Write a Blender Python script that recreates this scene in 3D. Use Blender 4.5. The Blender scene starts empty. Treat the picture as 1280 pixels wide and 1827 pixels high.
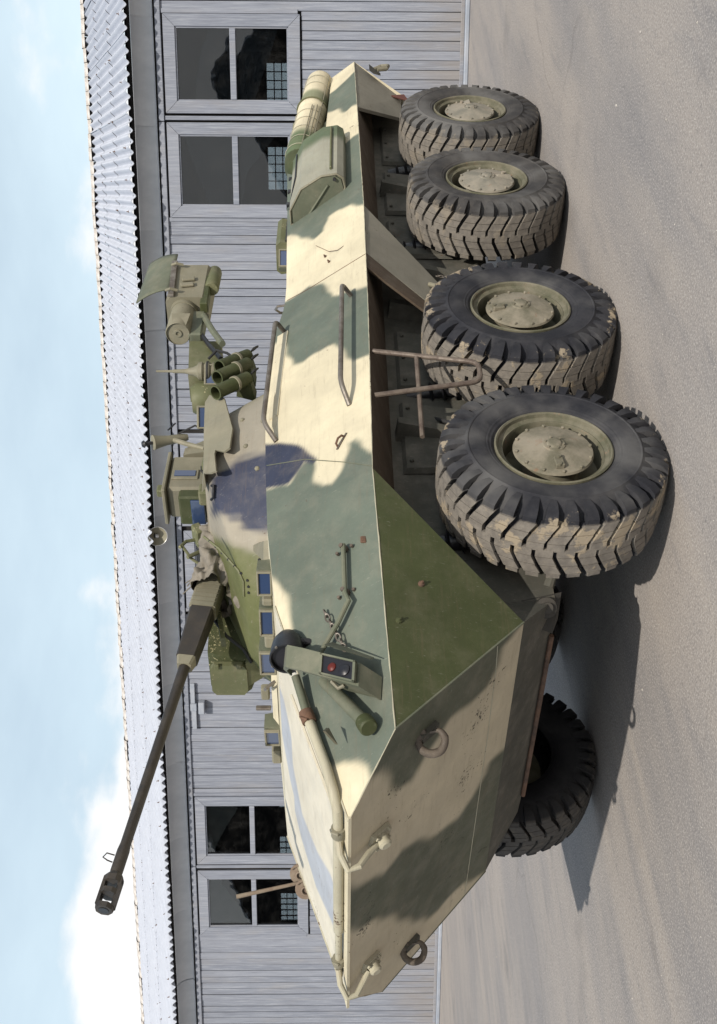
import bpy, bmesh, math, random
from mathutils import Vector, Matrix
random.seed(7)
R_ = math.radians
V = Vector
sc = bpy.context.scene
COL = sc.collection

# ------------------------------------------------------------------ camera
CAM_LOC = V((4.6043, 4.8934, 1.7252))
YAW, PITCH = -2.4408, -0.0167
fwd = V((math.cos(YAW)*math.cos(PITCH), math.sin(YAW)*math.cos(PITCH), math.sin(PITCH)))
rgt = V((math.sin(YAW), -math.cos(YAW), 0.0))
upv = rgt.cross(fwd)
cam = bpy.data.cameras.new('camera')
cam.sensor_fit = 'VERTICAL'; cam.sensor_height = 36.0
cam.lens = 1956.0/1827.0*36.0
cam.clip_end = 4000; cam.clip_start = 0.05
camo = bpy.data.objects.new('camera', cam); COL.objects.link(camo)
# the picture stands on its side: world up points to the left edge
X, Y, Z = -upv, rgt, -fwd
camo.matrix_world = Matrix(((X.x, Y.x, Z.x, CAM_LOC.x), (X.y, Y.y, Z.y, CAM_LOC.y), (X.z, Y.z, Z.z, CAM_LOC.z), (0, 0, 0, 1)))
sc.camera = camo

# ------------------------------------------------------------------ sky and sun
SUN = V((0.81, 0.86, 1.0)).normalized()
world = bpy.data.worlds.new('World'); sc.world = world; world.use_nodes = True
wn = world.node_tree.nodes; wl = world.node_tree.links; wn.clear()
sky = wn.new('ShaderNodeTexSky'); sky.sky_type = 'NISHITA'; sky.sun_disc = False
sky.sun_elevation = math.asin(SUN.z); sky.sun_rotation = math.atan2(SUN.x, SUN.y)
sky.air_density = 1.0; sky.dust_density = 2.2; sky.ozone_density = 1.0
tc = wn.new('ShaderNodeTexCoord')
mp = wn.new('ShaderNodeMapping'); mp.inputs['Scale'].default_value = (1.0, 1.0, 2.6); mp.inputs['Location'].default_value = (0.35, 0.1, 0.2)
cn = wn.new('ShaderNodeTexNoise'); cn.inputs['Scale'].default_value = 1.7; cn.inputs['Detail'].default_value = 6; cn.inputs['Roughness'].default_value = 0.56
cr = wn.new('ShaderNodeValToRGB'); cr.color_ramp.elements[0].position = 0.40; cr.color_ramp.elements[1].position = 0.72
cr.color_ramp.elements[0].color = (0.62, 0.62, 0.62, 1); cr.color_ramp.elements[1].color = (0.97, 0.97, 0.97, 1)
mx = wn.new('ShaderNodeMix'); mx.data_type = 'RGBA'
mx.inputs[7].default_value = (8.9, 10.7, 11.6, 1)
bg = wn.new('ShaderNodeBackground'); bg.inputs['Strength'].default_value = 0.10
wo = wn.new('ShaderNodeOutputWorld')
wl.new(tc.outputs['Generated'], mp.inputs['Vector']); wl.new(mp.outputs[0], cn.inputs['Vector'])
sx = wn.new('ShaderNodeSeparateXYZ'); wl.new(tc.outputs['Generated'], sx.inputs[0])
hz = wn.new('ShaderNodeMapRange'); hz.interpolation_type = 'SMOOTHSTEP'
for i_, v_ in enumerate((0.05, 0.75, 1.0, 0.34)): hz.inputs[i_+1].default_value = v_      # haze thins towards the zenith
wl.new(sx.outputs[2], hz.inputs[0])
ml = wn.new('ShaderNodeMath'); ml.operation = 'MULTIPLY'
wl.new(cn.outputs['Fac'], cr.inputs['Fac']); wl.new(cr.outputs['Color'], ml.inputs[0]); wl.new(hz.outputs[0], ml.inputs[1]); wl.new(ml.outputs[0], mx.inputs[0])
# heaped cumulus banks low over the horizon
mp2 = wn.new('ShaderNodeMapping'); mp2.inputs['Scale'].default_value = (1.0, 1.0, 1.9); mp2.inputs['Location'].default_value = (7.2, 4.0, 8.4)
c2 = wn.new('ShaderNodeTexNoise'); c2.inputs['Scale'].default_value = 3.4; c2.inputs['Detail'].default_value = 8; c2.inputs['Roughness'].default_value = 0.52
lowc = wn.new('ShaderNodeMapRange'); lowc.interpolation_type = 'SMOOTHSTEP'
for i_, v_ in enumerate((0.10, 0.42, 0.28, -0.22)): lowc.inputs[i_+1].default_value = v_
ad2 = wn.new('ShaderNodeMath'); ad2.operation = 'ADD'
th = wn.new('ShaderNodeMapRange'); th.interpolation_type = 'SMOOTHSTEP'
for i_, v_ in enumerate((0.56, 0.66, 0.0, 1.0)): th.inputs[i_+1].default_value = v_
mx2 = wn.new('ShaderNodeMix'); mx2.data_type = 'RGBA'; mx2.inputs[7].default_value = (10.6, 10.6, 10.6, 1)
wl.new(tc.outputs['Generated'], mp2.inputs['Vector']); wl.new(mp2.outputs[0], c2.inputs['Vector'])
wl.new(sx.outputs[2], lowc.inputs[0]); wl.new(c2.outputs['Fac'], ad2.inputs[0]); wl.new(lowc.outputs[0], ad2.inputs[1])
wl.new(ad2.outputs[0], th.inputs[0]); wl.new(th.outputs[0], mx2.inputs[0])
wl.new(sky.outputs['Color'], mx.inputs[6]); wl.new(mx.outputs[2], mx2.inputs[6]); wl.new(mx2.outputs[2], bg.inputs['Color']); wl.new(bg.outputs[0], wo.inputs['Surface'])

sl = bpy.data.lights.new('sun', 'SUN'); sl.energy = 4.3; sl.angle = R_(0.6); sl.color = (1.0, 0.93, 0.83)
so = bpy.data.objects.new('sun', sl); COL.objects.link(so)
so.rotation_euler = SUN.to_track_quat('Z', 'Y').to_euler(); so.location = SUN*40

vs = sc.view_settings
vs.view_transform = 'Standard'; vs.look = 'None'; vs.exposure = 0.0; vs.gamma = 1.0; vs.use_curve_mapping = False

# ------------------------------------------------------------------ material helpers
class NT:
    def __init__(s, name):
        s.m = bpy.data.materials.new(name); s.m.use_nodes = True
        s.n = s.m.node_tree.nodes; s.l = s.m.node_tree.links; s.n.clear()
        s.out = s.n.new('ShaderNodeOutputMaterial'); s.b = s.n.new('ShaderNodeBsdfPrincipled')
        s.l.new(s.b.outputs[0], s.out.inputs[0]); s.tc = s.n.new('ShaderNodeTexCoord')
    def put(s, sock, v):
        if v is None: return
        if hasattr(v, 'is_output') or hasattr(v, 'links'): s.l.new(v, sock)
        elif isinstance(v, (tuple, list)) and len(v) == 3 and sock.type == 'RGBA': sock.default_value = (*v, 1)
        else: sock.default_value = v
    def coord(s, scale=(1, 1, 1), src='Object', loc=(0, 0, 0), rot=(0, 0, 0)):
        k = s.n.new('ShaderNodeMapping'); k.inputs['Scale'].default_value = scale; k.inputs['Location'].default_value = loc; k.inputs['Rotation'].default_value = rot
        s.l.new(s.tc.outputs[src], k.inputs['Vector']); return k.outputs[0]
    def noise(s, scale, detail=4, rough=.55, vec=None, dist=0):
        k = s.n.new('ShaderNodeTexNoise'); k.inputs['Scale'].default_value = scale; k.inputs['Detail'].default_value = detail
        k.inputs['Roughness'].default_value = rough; k.inputs['Distortion'].default_value = dist
        s.l.new(vec if vec is not None else s.tc.outputs['Object'], k.inputs['Vector']); return k.outputs['Fac']
    def voro(s, scale, vec=None, feature='F1', out='Distance'):
        k = s.n.new('ShaderNodeTexVoronoi'); k.feature = feature; k.inputs['Scale'].default_value = scale
        s.l.new(vec if vec is not None else s.tc.outputs['Object'], k.inputs['Vector']); return k.outputs[out]
    def ramp(s, fac, a, b, va=0.0, vb=1.0):
        k = s.n.new('ShaderNodeMapRange'); k.interpolation_type = 'SMOOTHSTEP'
        for i, v in enumerate((a, b, va, vb)): k.inputs[i+1].default_value = v
        s.l.new(fac, k.inputs[0]); return k.outputs[0]
    def mix(s, fac, a, b, mode='MIX'):
        k = s.n.new('ShaderNodeMix'); k.data_type = 'RGBA'; k.blend_type = mode
        s.put(k.inputs[0], fac); s.put(k.inputs[6], a); s.put(k.inputs[7], b); return k.outputs[2]
    def math(s, op, a, b=0.0):
        k = s.n.new('ShaderNodeMath'); k.operation = op; s.put(k.inputs[0], a); s.put(k.inputs[1], b); return k.outputs[0]
    def sep(s, vec):
        k = s.n.new('ShaderNodeSeparateXYZ'); s.l.new(vec, k.inputs[0]); return k.outputs
    def attr(s, name):
        k = s.n.new('ShaderNodeAttribute'); k.attribute_name = name; return k.outputs['Color']
    def rand(s):
        k = s.n.new('ShaderNodeObjectInfo'); return k.outputs['Random']
    def bump(s, h, strength=.3, dist=.01, normal=None):
        k = s.n.new('ShaderNodeBump'); k.inputs['Strength'].default_value = strength; k.inputs['Distance'].default_value = dist
        s.l.new(h, k.inputs['Height'])
        if normal is not None: s.l.new(normal, k.inputs['Normal'])
        return k.outputs[0]
    def fin(s, color=None, rough=None, metal=None, normal=None, spec=None):
        s.put(s.b.inputs['Base Color'], color); s.put(s.b.inputs['Roughness'], rough); s.put(s.b.inputs['Metallic'], metal)
        s.put(s.b.inputs['Normal'], normal); s.put(s.b.inputs['Specular IOR Level'], spec); return s.m

def scl(t, c, lo, hi):
    return None

def paint_mat(name, rgb=None, dust=.25, chips=.68, rough=.62, chipcol=(.10, .062, .04), dustcol=(.36, .31, .235)):
    t = NT(name)
    base = t.attr('paint') if rgb is None else rgb
    big = t.ramp(t.noise(1.7, 6, .68), .28, .74, .80, 1.08)
    k = t.n.new('ShaderNodeCombineColor'); 
    for i in range(3): t.l.new(big, k.inputs[i])
    col = t.mix(1.0, base, k.outputs[0], 'MULTIPLY')
    fine = t.noise(1.0, 6, .7, t.coord((4, 4, 60), rot=(0, 0, 0)))
    fine2 = t.noise(1.0, 5, .75, t.coord((90, 22, 22), rot=(.3, .5, .2)))
    dm = t.math('MULTIPLY', t.ramp(t.noise(5.5, 8, .68), .42, .78), dust)
    col = t.mix(dm, col, dustcol)
    sc_ = t.math('MULTIPLY', t.ramp(fine2, .60, .72), .22)
    col = t.mix(sc_, col, (.45, .43, .38))
    st = t.math('MULTIPLY', t.ramp(fine, .52, .74), .24)
    col = t.mix(st, col, (.14, .10, .065))
    ch = t.ramp(t.math('ADD', t.math('MULTIPLY', t.noise(46, 6, .7), .62), t.math('MULTIPLY', t.noise(3.1, 3, .5), .38)), chips-.012, chips+.012)
    col = t.mix(ch, col, chipcol)
    hgt = t.math('ADD', t.math('MULTIPLY', t.noise(2.2, 3, .5), 1.0), t.math('MULTIPLY', t.noise(70, 4, .6), .05))
    hgt = t.math('SUBTRACT', hgt, t.math('MULTIPLY', ch, .06))
    nrm = t.bump(hgt, .6, .02)
    rg = t.ramp(t.noise(7, 5, .6), .3, .7, rough-.08, rough+.14)
    return t.fin(col, rg, 0.0, nrm, .35)

def metal_mat(name, rgb, rgb2, rough=.5, metal=.6, scale=9, dust=0.0, dustcol=(.33, .29, .23)):
    t = NT(name)
    col = t.mix(t.ramp(t.noise(scale, 7, .65), .38, .66), rgb, rgb2)
    if dust: col = t.mix(t.math('MULTIPLY', t.ramp(t.noise(scale*.6, 6, .7), .35, .75), dust), col, dustcol)
    return t.fin(col, t.ramp(t.noise(scale*2, 5, .6), .3, .7, rough-.1, rough+.15), metal, t.bump(t.noise(scale*7, 5, .6), .25, .004))

M = {}
M['camo'] = paint_mat('camouflage_paint', None, .16, .66)
M['olive'] = paint_mat('olive_paint', (.050, .060, .022), .10, .665)
M['olive_light'] = paint_mat('faded_olive_paint', (.115, .122, .060), .3, .625, chipcol=(.42, .38, .22))
M['graygreen'] = paint_mat('grey_green_paint', (.118, .130, .090), .25, .65)
M['cream'] = paint_mat('cream_paint', (.60, .545, .40), .2, .635)
M['peel'] = paint_mat('peeling_olive_paint', (.052, .062, .022), .1, .575, chipcol=(.42, .38, .22))
M['bow'] = paint_mat('scraped_bow_paint', None, .22, .625, chipcol=(.035, .03, .02))
M['tan'] = paint_mat('tan_grey_paint', (.205, .192, .138), .3, .64)
M['pipe'] = paint_mat('grubby_cream_paint', (.42, .395, .295), .55, .62)
M['lower'] = paint_mat('dirty_lower_hull_paint', (.082, .080, .066), .55, .64, .8, dustcol=(.20, .18, .15))
M['sill'] = paint_mat('scuffed_sill_paint', (.25, .235, .19), .5, .62, .75, dustcol=(.27, .25, .21))
M['rustledge'] = paint_mat('rust_stained_paint', (.080, .058, .040), .4, .62, .8, dustcol=(.17, .15, .12))
M['black'] = metal_mat('black_enamel', (.012, .012, .014), (.02, .02, .024), .38, .0)
M['gun'] = metal_mat('gun_steel', (.040, .034, .029), (.062, .052, .042), .45, .35)
M['steel'] = metal_mat('worn_steel_tube', (.20, .18, .155), (.115, .095, .078), .45, .4)
M['rust'] = metal_mat('rusty_steel', (.14, .075, .045), (.075, .05, .038), .75, .1)
M['hookm'] = metal_mat('weathered_hook', (.085, .068, .053), (.14, .115, .09), .7, .1, 14)
M['stepm'] = metal_mat('worn_step_bar', (.155, .125, .10), (.085, .062, .05), .6, .2, 12)
M['casting'] = metal_mat('dark_casting', (.022, .021, .018), (.045, .040, .033), .65, .0, 10)  # even tone for the jacking point, darker than the lower hull
M['rodm'] = metal_mat('brown_rod', (.17, .12, .085), (.24, .20, .15), .7, .0)

def rubber(name, cols, dustw, mudw, mudk=1.0):
    t = NT(name)
    o = t.sep(t.tc.outputs['Object'])
    r2 = t.math('SQRT', t.math('ADD', t.math('MULTIPLY', o[0], o[0]), t.math('MULTIPLY', o[2], o[2])))
    tread = t.math('MULTIPLY', t.ramp(r2, .548, .600), t.ramp(o[1], -.045, .012, 1, 0))
    n1 = t.noise(7, 7, .65); rnd = t.rand()
    off = t.n.new('ShaderNodeVectorMath'); off.operation = 'ADD'; t.l.new(t.tc.outputs['Object'], off.inputs[0])
    cx = t.n.new('ShaderNodeCombineXYZ'); 
    for i in range(3): t.l.new(t.math('MULTIPLY', rnd, 9.0+i*7), cx.inputs[i])
    t.l.new(cx.outputs[0], off.inputs[1]); vec = off.outputs[0]
    n1 = t.noise(6, 7, .66, vec); n2 = t.noise(2.2, 4, .55, vec)
    col = t.mix(t.ramp(n1, .35, .7), *cols)
    wall = t.math('MULTIPLY', t.ramp(n2, .42, .68), dustw)
    col = t.mix(wall, col, (.125, .122, .118))
    mud = t.math('MULTIPLY', t.ramp(t.math('ADD', t.math('MULTIPLY', tread, .62), t.math('MULTIPLY', n1, .5)), .60, .86), mudw)
    mudc = t.mix(t.ramp(t.noise(22, 6, .7, vec), .3, .7), (.155, .140, .122), (.240, .215, .182))
    col = t.mix(mud, col, mudc)
    # blotches of dried mud thrown onto the shoulder
    bl = t.math('MULTIPLY', t.ramp(t.math('ADD', t.math('MULTIPLY', n1, .75), t.math('MULTIPLY', t.ramp(r2, .44, .58), .25)), .66, .70), .8*mudk)
    col = t.mix(bl, col, (.32, .265, .19))
    h = t.math('ADD', t.noise(30, 6, .7, vec), t.math('MULTIPLY', bl, .8))
    # moulded rings on the sidewall
    ring = t.math('SINE', t.math('MULTIPLY', r2, 330.0))
    ringm = t.math('MULTIPLY', t.math('MULTIPLY', ring, t.ramp(r2, .30, .33)), t.ramp(r2, .345, .37, 1, 0))
    h = t.math('ADD', h, t.math('MULTIPLY', ringm, .35))
    return t.fin(col, .82, 0.0, t.bump(h, .45, .006), .3)
M['rubber'] = rubber('muddy_rubber', ((.013, .014, .019), (.032, .032, .037)), .62, .86)
M['rubber_grey'] = rubber('dust_coated_rubber', ((.030, .029, .030), (.060, .056, .053)), .8, .8, .3)
M['rubber_shade'] = rubber('shaded_rubber', ((.008, .008, .010), (.016, .016, .018)), .2, .25, .1)  # far-side tyres: less mud, and their shade put into a darker rubber colour

def wheel_metal(name, a, b, dust):
    t = NT(name)
    col = t.mix(t.ramp(t.noise(8, 6, .65), .38, .64), a, b)
    col = t.mix(t.ramp(t.noise(13, 6, .7), .60, .70), col, (.17, .095, .055))
    col = t.mix(t.math('MULTIPLY', t.ramp(t.noise(5, 6, .7), .3, .72), dust), col, (.30, .265, .21))
    return t.fin(col, .72, 0.0, t.bump(t.noise(40, 5, .65), .35, .004), .3)
M['rim'] = wheel_metal('wheel_rim_paint', (.065, .068, .040), (.105, .10, .065), .4)
M['hub'] = wheel_metal('wheel_hub_paint', (.110, .104, .072), (.190, .170, .125), .62)
M['hub_dusty'] = wheel_metal('dusty_wheel_hub_paint', (.15, .145, .12), (.22, .205, .17), .8)

def wood():
    t = NT('weathered_blue_grey_planks')
    rnd = t.rand()
    cx = t.n.new('ShaderNodeCombineXYZ')
    for i in range(3): t.l.new(t.math('MULTIPLY', rnd, 31.0+i*17), cx.inputs[i])
    ad = t.n.new('ShaderNodeVectorMath'); ad.operation = 'ADD'; t.l.new(t.tc.outputs['Object'], ad.inputs[0]); t.l.new(cx.outputs[0], ad.inputs[1])
    def mpv(scale):
        k = t.n.new('ShaderNodeMapping'); k.inputs['Scale'].default_value = scale; t.l.new(ad.outputs[0], k.inputs['Vector']); return k.outputs[0]
    grain = t.noise(1.0, 7, .7, mpv((55, 55, 2.2)))
    blot = t.noise(1.0, 5, .6, mpv((3, 3, .9)))
    base = t.mix(rnd, (.190, .207, .250), (.240, .257, .302))
    col = t.mix(t.ramp(grain, .45, .72), base, (.315, .335, .378))
    col = t.mix(t.math('MULTIPLY', t.ramp(grain, .30, .46, 1, 0), .6), col, (.13, .135, .155))
    col = t.mix(t.math('MULTIPLY', t.ramp(blot, .50, .76), .45), col, (.275, .265, .262))
    geo = t.n.new('ShaderNodeNewGeometry'); zz = t.sep(geo.outputs['Position'])[2]
    splash = t.math('MULTIPLY', t.math('MULTIPLY', t.ramp(zz, .1, 1.2, 1, 0), t.ramp(blot, .25, .6)), .55)
    col = t.mix(splash, col, (.24, .21, .18))
    return t.fin(col, .85, 0.0, t.bump(grain, .5, .006), .25)
M['wood'] = wood()

def flat(name, a, b, sc1=4, rough=.8, bump=.2, stretch=None, metal=0.0):
    t = NT(name)
    vec = t.coord(stretch) if stretch else None
    col = t.mix(t.ramp(t.noise(sc1, 7, .62, vec), .32, .7), a, b)
    return t.fin(col, rough, metal, t.bump(t.noise(sc1*9, 5, .6, vec), bump, .006), .3)
M['fascia'] = flat('painted_sheet_metal_fascia', (.44, .465, .50), (.54, .56, .59), 1.0, .55, .1, (3, 3, 1.2))
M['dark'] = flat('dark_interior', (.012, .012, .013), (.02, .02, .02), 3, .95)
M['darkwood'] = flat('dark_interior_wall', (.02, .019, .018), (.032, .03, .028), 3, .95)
M['board'] = flat('tan_hardboard', (.20, .185, .165), (.26, .24, .21), 6, .9)
M['reflsheet'] = flat('grey_pane_reflection', (.060, .062, .070), (.085, .087, .095), 2.0, .6, .5)  # grey of the pane reflections, put into sheets behind the glass
M['plinth'] = flat('painted_concrete_plinth', (.25, .28, .33), (.34, .36, .40), 4, .85)
M['canvas'] = flat('canvas_cover', (.15, .135, .11), (.235, .21, .175), 12, .95, .4)
M['rubberblack'] = flat('black_rubber_cable', (.02, .02, .02), (.03, .03, .03), 5, .7)

def asbestos():
    t = NT('corrugated_fibre_cement')
    vec = t.coord((1.5, .5, 1))
    col = t.mix(t.ramp(t.noise(3, 7, .65, vec), .3, .7), (.43, .455, .515), (.50, .525, .585))
    o = t.sep(t.tc.outputs['Object'])
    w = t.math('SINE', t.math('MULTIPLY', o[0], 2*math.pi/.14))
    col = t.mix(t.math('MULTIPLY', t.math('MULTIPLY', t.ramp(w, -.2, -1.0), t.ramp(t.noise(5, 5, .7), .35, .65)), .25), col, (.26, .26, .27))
    return t.fin(col, .85, 0.0, t.bump(t.noise(60, 5, .6), .2, .003), .25)
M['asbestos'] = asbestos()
M['ridge'] = flat('weathered_ridge_tile', (.36, .32, .28), (.62, .60, .58), 9, .9, .3)

def glass(name, tint=(.62, .66, .68), rough=.0, refl=.95):
    t = NT(name); t.n.remove(t.b)
    tr = t.n.new('ShaderNodeBsdfTransparent'); tr.inputs[0].default_value = (*tint, 1)
    gl = t.n.new('ShaderNodeBsdfGlossy'); gl.inputs['Roughness'].default_value = rough; gl.inputs[0].default_value = (refl, refl, refl, 1)
    fr = t.n.new('ShaderNodeFresnel'); fr.inputs['IOR'].default_value = 1.52
    wav = t.bump(t.noise(2.5, 2, .5), .06, .02)
    t.l.new(wav, gl.inputs['Normal'])
    ms = t.n.new('ShaderNodeMixShader'); t.l.new(fr.outputs[0], ms.inputs[0]); t.l.new(tr.outputs[0], ms.inputs[1]); t.l.new(gl.outputs[0], ms.inputs[2])
    df = t.n.new('ShaderNodeBsdfDiffuse'); df.inputs[0].default_value = (.30, .29, .27, 1)
    m2 = t.n.new('ShaderNodeMixShader'); t.l.new(t.math('MULTIPLY', t.ramp(t.noise(3.5, 6, .7), .42, .85), .045), m2.inputs[0]); t.l.new(ms.outputs[0], m2.inputs[1]); t.l.new(df.outputs[0], m2.inputs[2])
    t.l.new(m2.outputs[0], t.out.inputs[0]); return t.m
M['glass'] = glass('window_glass')
def plain(name, c, rough, metal=0.0, spec=.5):
    t = NT(name); return t.fin(c, rough, metal, None, spec)
M['blueglass'] = plain('periscope_glass', (.030, .052, .115), .12, 0.0, .9)
M['lensred'] = plain('red_lamp_lens', (.10, .014, .010), .45, 0, .3)
M['lensdark'] = plain('dark_lamp_lens', (.014, .014, .018), .38, 0, .4)
M['lamp_glass'] = plain('lamp_reflector', (.55, .55, .55), .25, .5)
M['redtri'] = flat('dull_red_reflector', (.13, .045, .03), (.09, .035, .028), 6, .6)

def ground_mat():
    t = NT('dusty_concrete_yard')
    a = R_(-65.97)
    v = t.coord((1, 1, 1), rot=(0, 0, -a))            # x runs along the shed, y away from it
    vs_ = t.coord((.35, 2.0, 1), rot=(0, 0, -a-.12))
    n0 = t.noise(.55, 6, .6, vs_); n1 = t.noise(2.1, 8, .65, vs_); n2 = t.noise(36, 5, .72, v); n3 = t.noise(9, 6, .65, v)
    n4 = t.noise(78, 4, .78, v); n5 = t.noise(13, 7, .72, v)
    col = t.mix(t.ramp(n0, .34, .66), (.232, .220, .218), (.318, .286, .260))
    col = t.mix(t.math('MULTIPLY', t.ramp(n1, .50, .78), .4), col, (.385, .342, .295))
    col = t.mix(t.math('MULTIPLY', t.ramp(n1, .50, .28), .65), col, (.178, .174, .180))
    col = t.mix(t.math('MULTIPLY', t.ramp(n3, .50, .78), .35), col, (.375, .345, .315))
    col = t.mix(t.math('MULTIPLY', t.ramp(n5, .46, .28), .6), col, (.19, .18, .178))
    col = t.mix(t.math('MULTIPLY', t.ramp(n2, .53, .68), .7), col, (.15, .140, .138))
    col = t.mix(t.math('MULTIPLY', t.ramp(n4, .50, .66), .75), col, (.52, .49, .455))
    col = t.mix(t.math('MULTIPLY', t.ramp(n4, .48, .34), .6), col, (.16, .15, .148))
    # oil and damp stains
    col = t.mix(t.math('MULTIPLY', t.ramp(t.noise(1.1, 5, .65, v), .54, .74), .40), col, (.165, .155, .15))
    # long wandering cracks and straight slab joints
    wv = t.n.new('ShaderNodeVectorMath'); wv.operation = 'ADD'; t.l.new(v, wv.inputs[0])
    nz = t.n.new('ShaderNodeTexNoise'); nz.inputs['Scale'].default_value = .9; nz.inputs['Detail'].default_value = 6; t.l.new(v, nz.inputs['Vector'])
    sb = t.n.new('ShaderNodeVectorMath'); sb.operation = 'MULTIPLY_ADD'; t.l.new(nz.outputs['Color'], sb.inputs[0]); sb.inputs[1].default_value = (1.1, 1.1, 0); sb.inputs[2].default_value = (-.55, -.55, 0)
    t.l.new(sb.outputs[0], wv.inputs[1])
    ck = t.voro(.16, wv.outputs[0], 'DISTANCE_TO_EDGE')
    crk = t.math('MULTIPLY', t.ramp(ck, .0012, .0034, 1, 0), t.ramp(t.noise(.7, 2, .5, v), .46, .60))
    o = t.sep(v)
    jn = t.math('ABSOLUTE', t.math('SUBTRACT', t.math('FRACT', t.math('MULTIPLY', t.math('ADD', o[1], t.math('MULTIPLY', t.noise(1.5, 4, .6, v), .03)), 1/3.1)), .5))
    jm = t.math('MULTIPLY', t.ramp(jn, .0012, .004, 1, 0), t.ramp(n3, .30, .55))
    dk = t.math('MAXIMUM', t.math('MULTIPLY', crk, .22), t.math('MULTIPLY', jm, .14))
    col = t.mix(dk, col, (.11, .10, .095))
    h = t.math('SUBTRACT', t.math('ADD', t.math('ADD', t.math('MULTIPLY', n2, .30), t.math('MULTIPLY', n4, .16)), t.math('MULTIPLY', n3, .30)), t.math('MULTIPLY', dk, .8))
    return t.fin(col, .9, 0.0, t.bump(h, .35, .012), .25)
M['ground'] = ground_mat()
M['stone'] = flat('pale_grit', (.28, .26, .23), (.55, .52, .47), 30, .9)

# ------------------------------------------------------------------ mesh helpers
class MB:
    def __init__(s): s.v = []; s.f = []; s.c = None
    def add(s, vs_, fs):
        o = len(s.v); s.v += [tuple(q) for q in vs_]; s.f += [tuple(i+o for i in f) for f in fs]; return s
    def hull(s, pts):
        bm = bmesh.new()
        for q in pts: bm.verts.new(q)
        bmesh.ops.convex_hull(bm, input=bm.verts)
        bmesh.ops.dissolve_limit(bm, angle_limit=R_(1), verts=bm.verts, edges=bm.edges)
        bm.verts.index_update()
        used = {v for f in bm.faces for v in f.verts}; idx = {}; vv = []
        for v in bm.verts:
            if v in used: idx[v] = len(vv); vv.append(tuple(v.co))
        s.add(vv, [[idx[v] for v in f.verts] for f in bm.faces]); bm.free(); return s
    def box(s, c, d, rot=None, ch=0.0):
        hx, hy, hz = d[0]/2, d[1]/2, d[2]/2; pts = []
        ch = min(ch, .49*min(d))
        if ch <= 0:
            vv = [V((sx*hx, sy*hy, sz*hz)) for sx in (-1, 1) for sy in (-1, 1) for sz in (-1, 1)]
            if rot is not None: vv = [rot @ q for q in vv]
            return s.add([q+V(c) for q in vv], [(0, 1, 3, 2), (4, 6, 7, 5), (0, 4, 5, 1), (2, 3, 7, 6), (0, 2, 6, 4), (1, 5, 7, 3)])
        for sx in (-1, 1):
            for sy in (-1, 1):
                for sz in (-1, 1):
                    pts += [V((sx*(hx-ch), sy*(hy-ch), sz*hz)), V((sx*(hx-ch), sy*hy, sz*(hz-ch))), V((sx*hx, sy*(hy-ch), sz*(hz-ch)))]
        if rot is not None: pts = [rot @ q for q in pts]
        return s.hull([q+V(c) for q in pts])
    def tube(s, pts, r, n=10, caps=True, closed=False):
        P = [V(q) for q in pts]; k = len(P); rr = r if isinstance(r, (list, tuple)) else [r]*k
        vv = []; fs = []; prev = None
        for i in range(k):
            if closed: t = (P[(i+1) % k]-P[i-1]).normalized()
            else: t = (P[min(i+1, k-1)]-P[max(i-1, 0)]).normalized()
            if prev is None:
                a = V((0, 0, 1)) if abs(t.z) < .9 else V((1, 0, 0)); nrm = t.cross(a).normalized()
            else:
                nrm = (prev - t*prev.dot(t)).normalized()
            prev = nrm; bn = t.cross(nrm)
            for j in range(n):
                a = 2*math.pi*j/n; vv.append(P[i]+(nrm*math.cos(a)+bn*math.sin(a))*rr[i])
        for i in range(k if closed else k-1):
            i2 = (i+1) % k
            for j in range(n): fs.append((i*n+j, i*n+(j+1) % n, i2*n+(j+1) % n, i2*n+j))
        if caps and not closed: fs += [tuple(range(n))[::-1], tuple((k-1)*n+j for j in range(n))]
        return s.add(vv, fs)
    def lathe(s, prof, o, ax, n=32, caps=True):
        ax = V(ax).normalized(); a = V((0, 0, 1)) if abs(ax.z) < .9 else V((1, 0, 0)); u = ax.cross(a).normalized(); w = ax.cross(u)
        o = V(o); vv = []; fs = []
        for r, h in prof:
            for j in range(n):
                t = 2*math.pi*j/n; vv.append(o+ax*h+(u*math.cos(t)+w*math.sin(t))*r)
        k = len(prof)
        for i in range(k-1):
            for j in range(n): fs.append((i*n+j, i*n+(j+1) % n, (i+1)*n+(j+1) % n, (i+1)*n+j))
        if caps: fs += [tuple(range(n))[::-1], tuple((k-1)*n+j for j in range(n))]
        return s.add(vv, fs)
    def prism(s, poly, off):
        n = len(poly); off = V(off); vv = [V(q) for q in poly]+[V(q)+off for q in poly]
        return s.add(vv, [tuple(range(n))[::-1], tuple(range(n, 2*n))]+[(i, (i+1) % n, n+(i+1) % n, n+i) for i in range(n)])
    def grid(s, fn, nu, nv):
        vv = [fn(i/nu, j/nv) for i in range(nu+1) for j in range(nv+1)]
        fs = [(i*(nv+1)+j, (i+1)*(nv+1)+j, (i+1)*(nv+1)+j+1, i*(nv+1)+j+1) for i in range(nu) for j in range(nv)]
        return s.add(vv, fs)
    def mesh(s, name, mat, ang=32, color=None):
        me = bpy.data.meshes.new(name); me.from_pydata(s.v, [], s.f)
        bm = bmesh.new(); bm.from_mesh(me); bmesh.ops.recalc_face_normals(bm, faces=bm.faces); bm.to_mesh(me); bm.free()
        me.shade_smooth()
        if ang is not None: me.set_sharp_from_angle(angle=R_(ang))
        me.materials.append(mat)
        if color is not None:
            at = me.color_attributes.new('paint', 'FLOAT_COLOR', 'POINT'); data = []
            for q in s.v:
                cc = color(q); data += [cc[0], cc[1], cc[2], 1.0]
            at.data.foreach_set('color', data)
        return me
    def build(s, name, mat, parent=None, ang=32, color=None, loc=None):
        return link(name, s.mesh(name, mat, ang, color), parent, loc)

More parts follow.
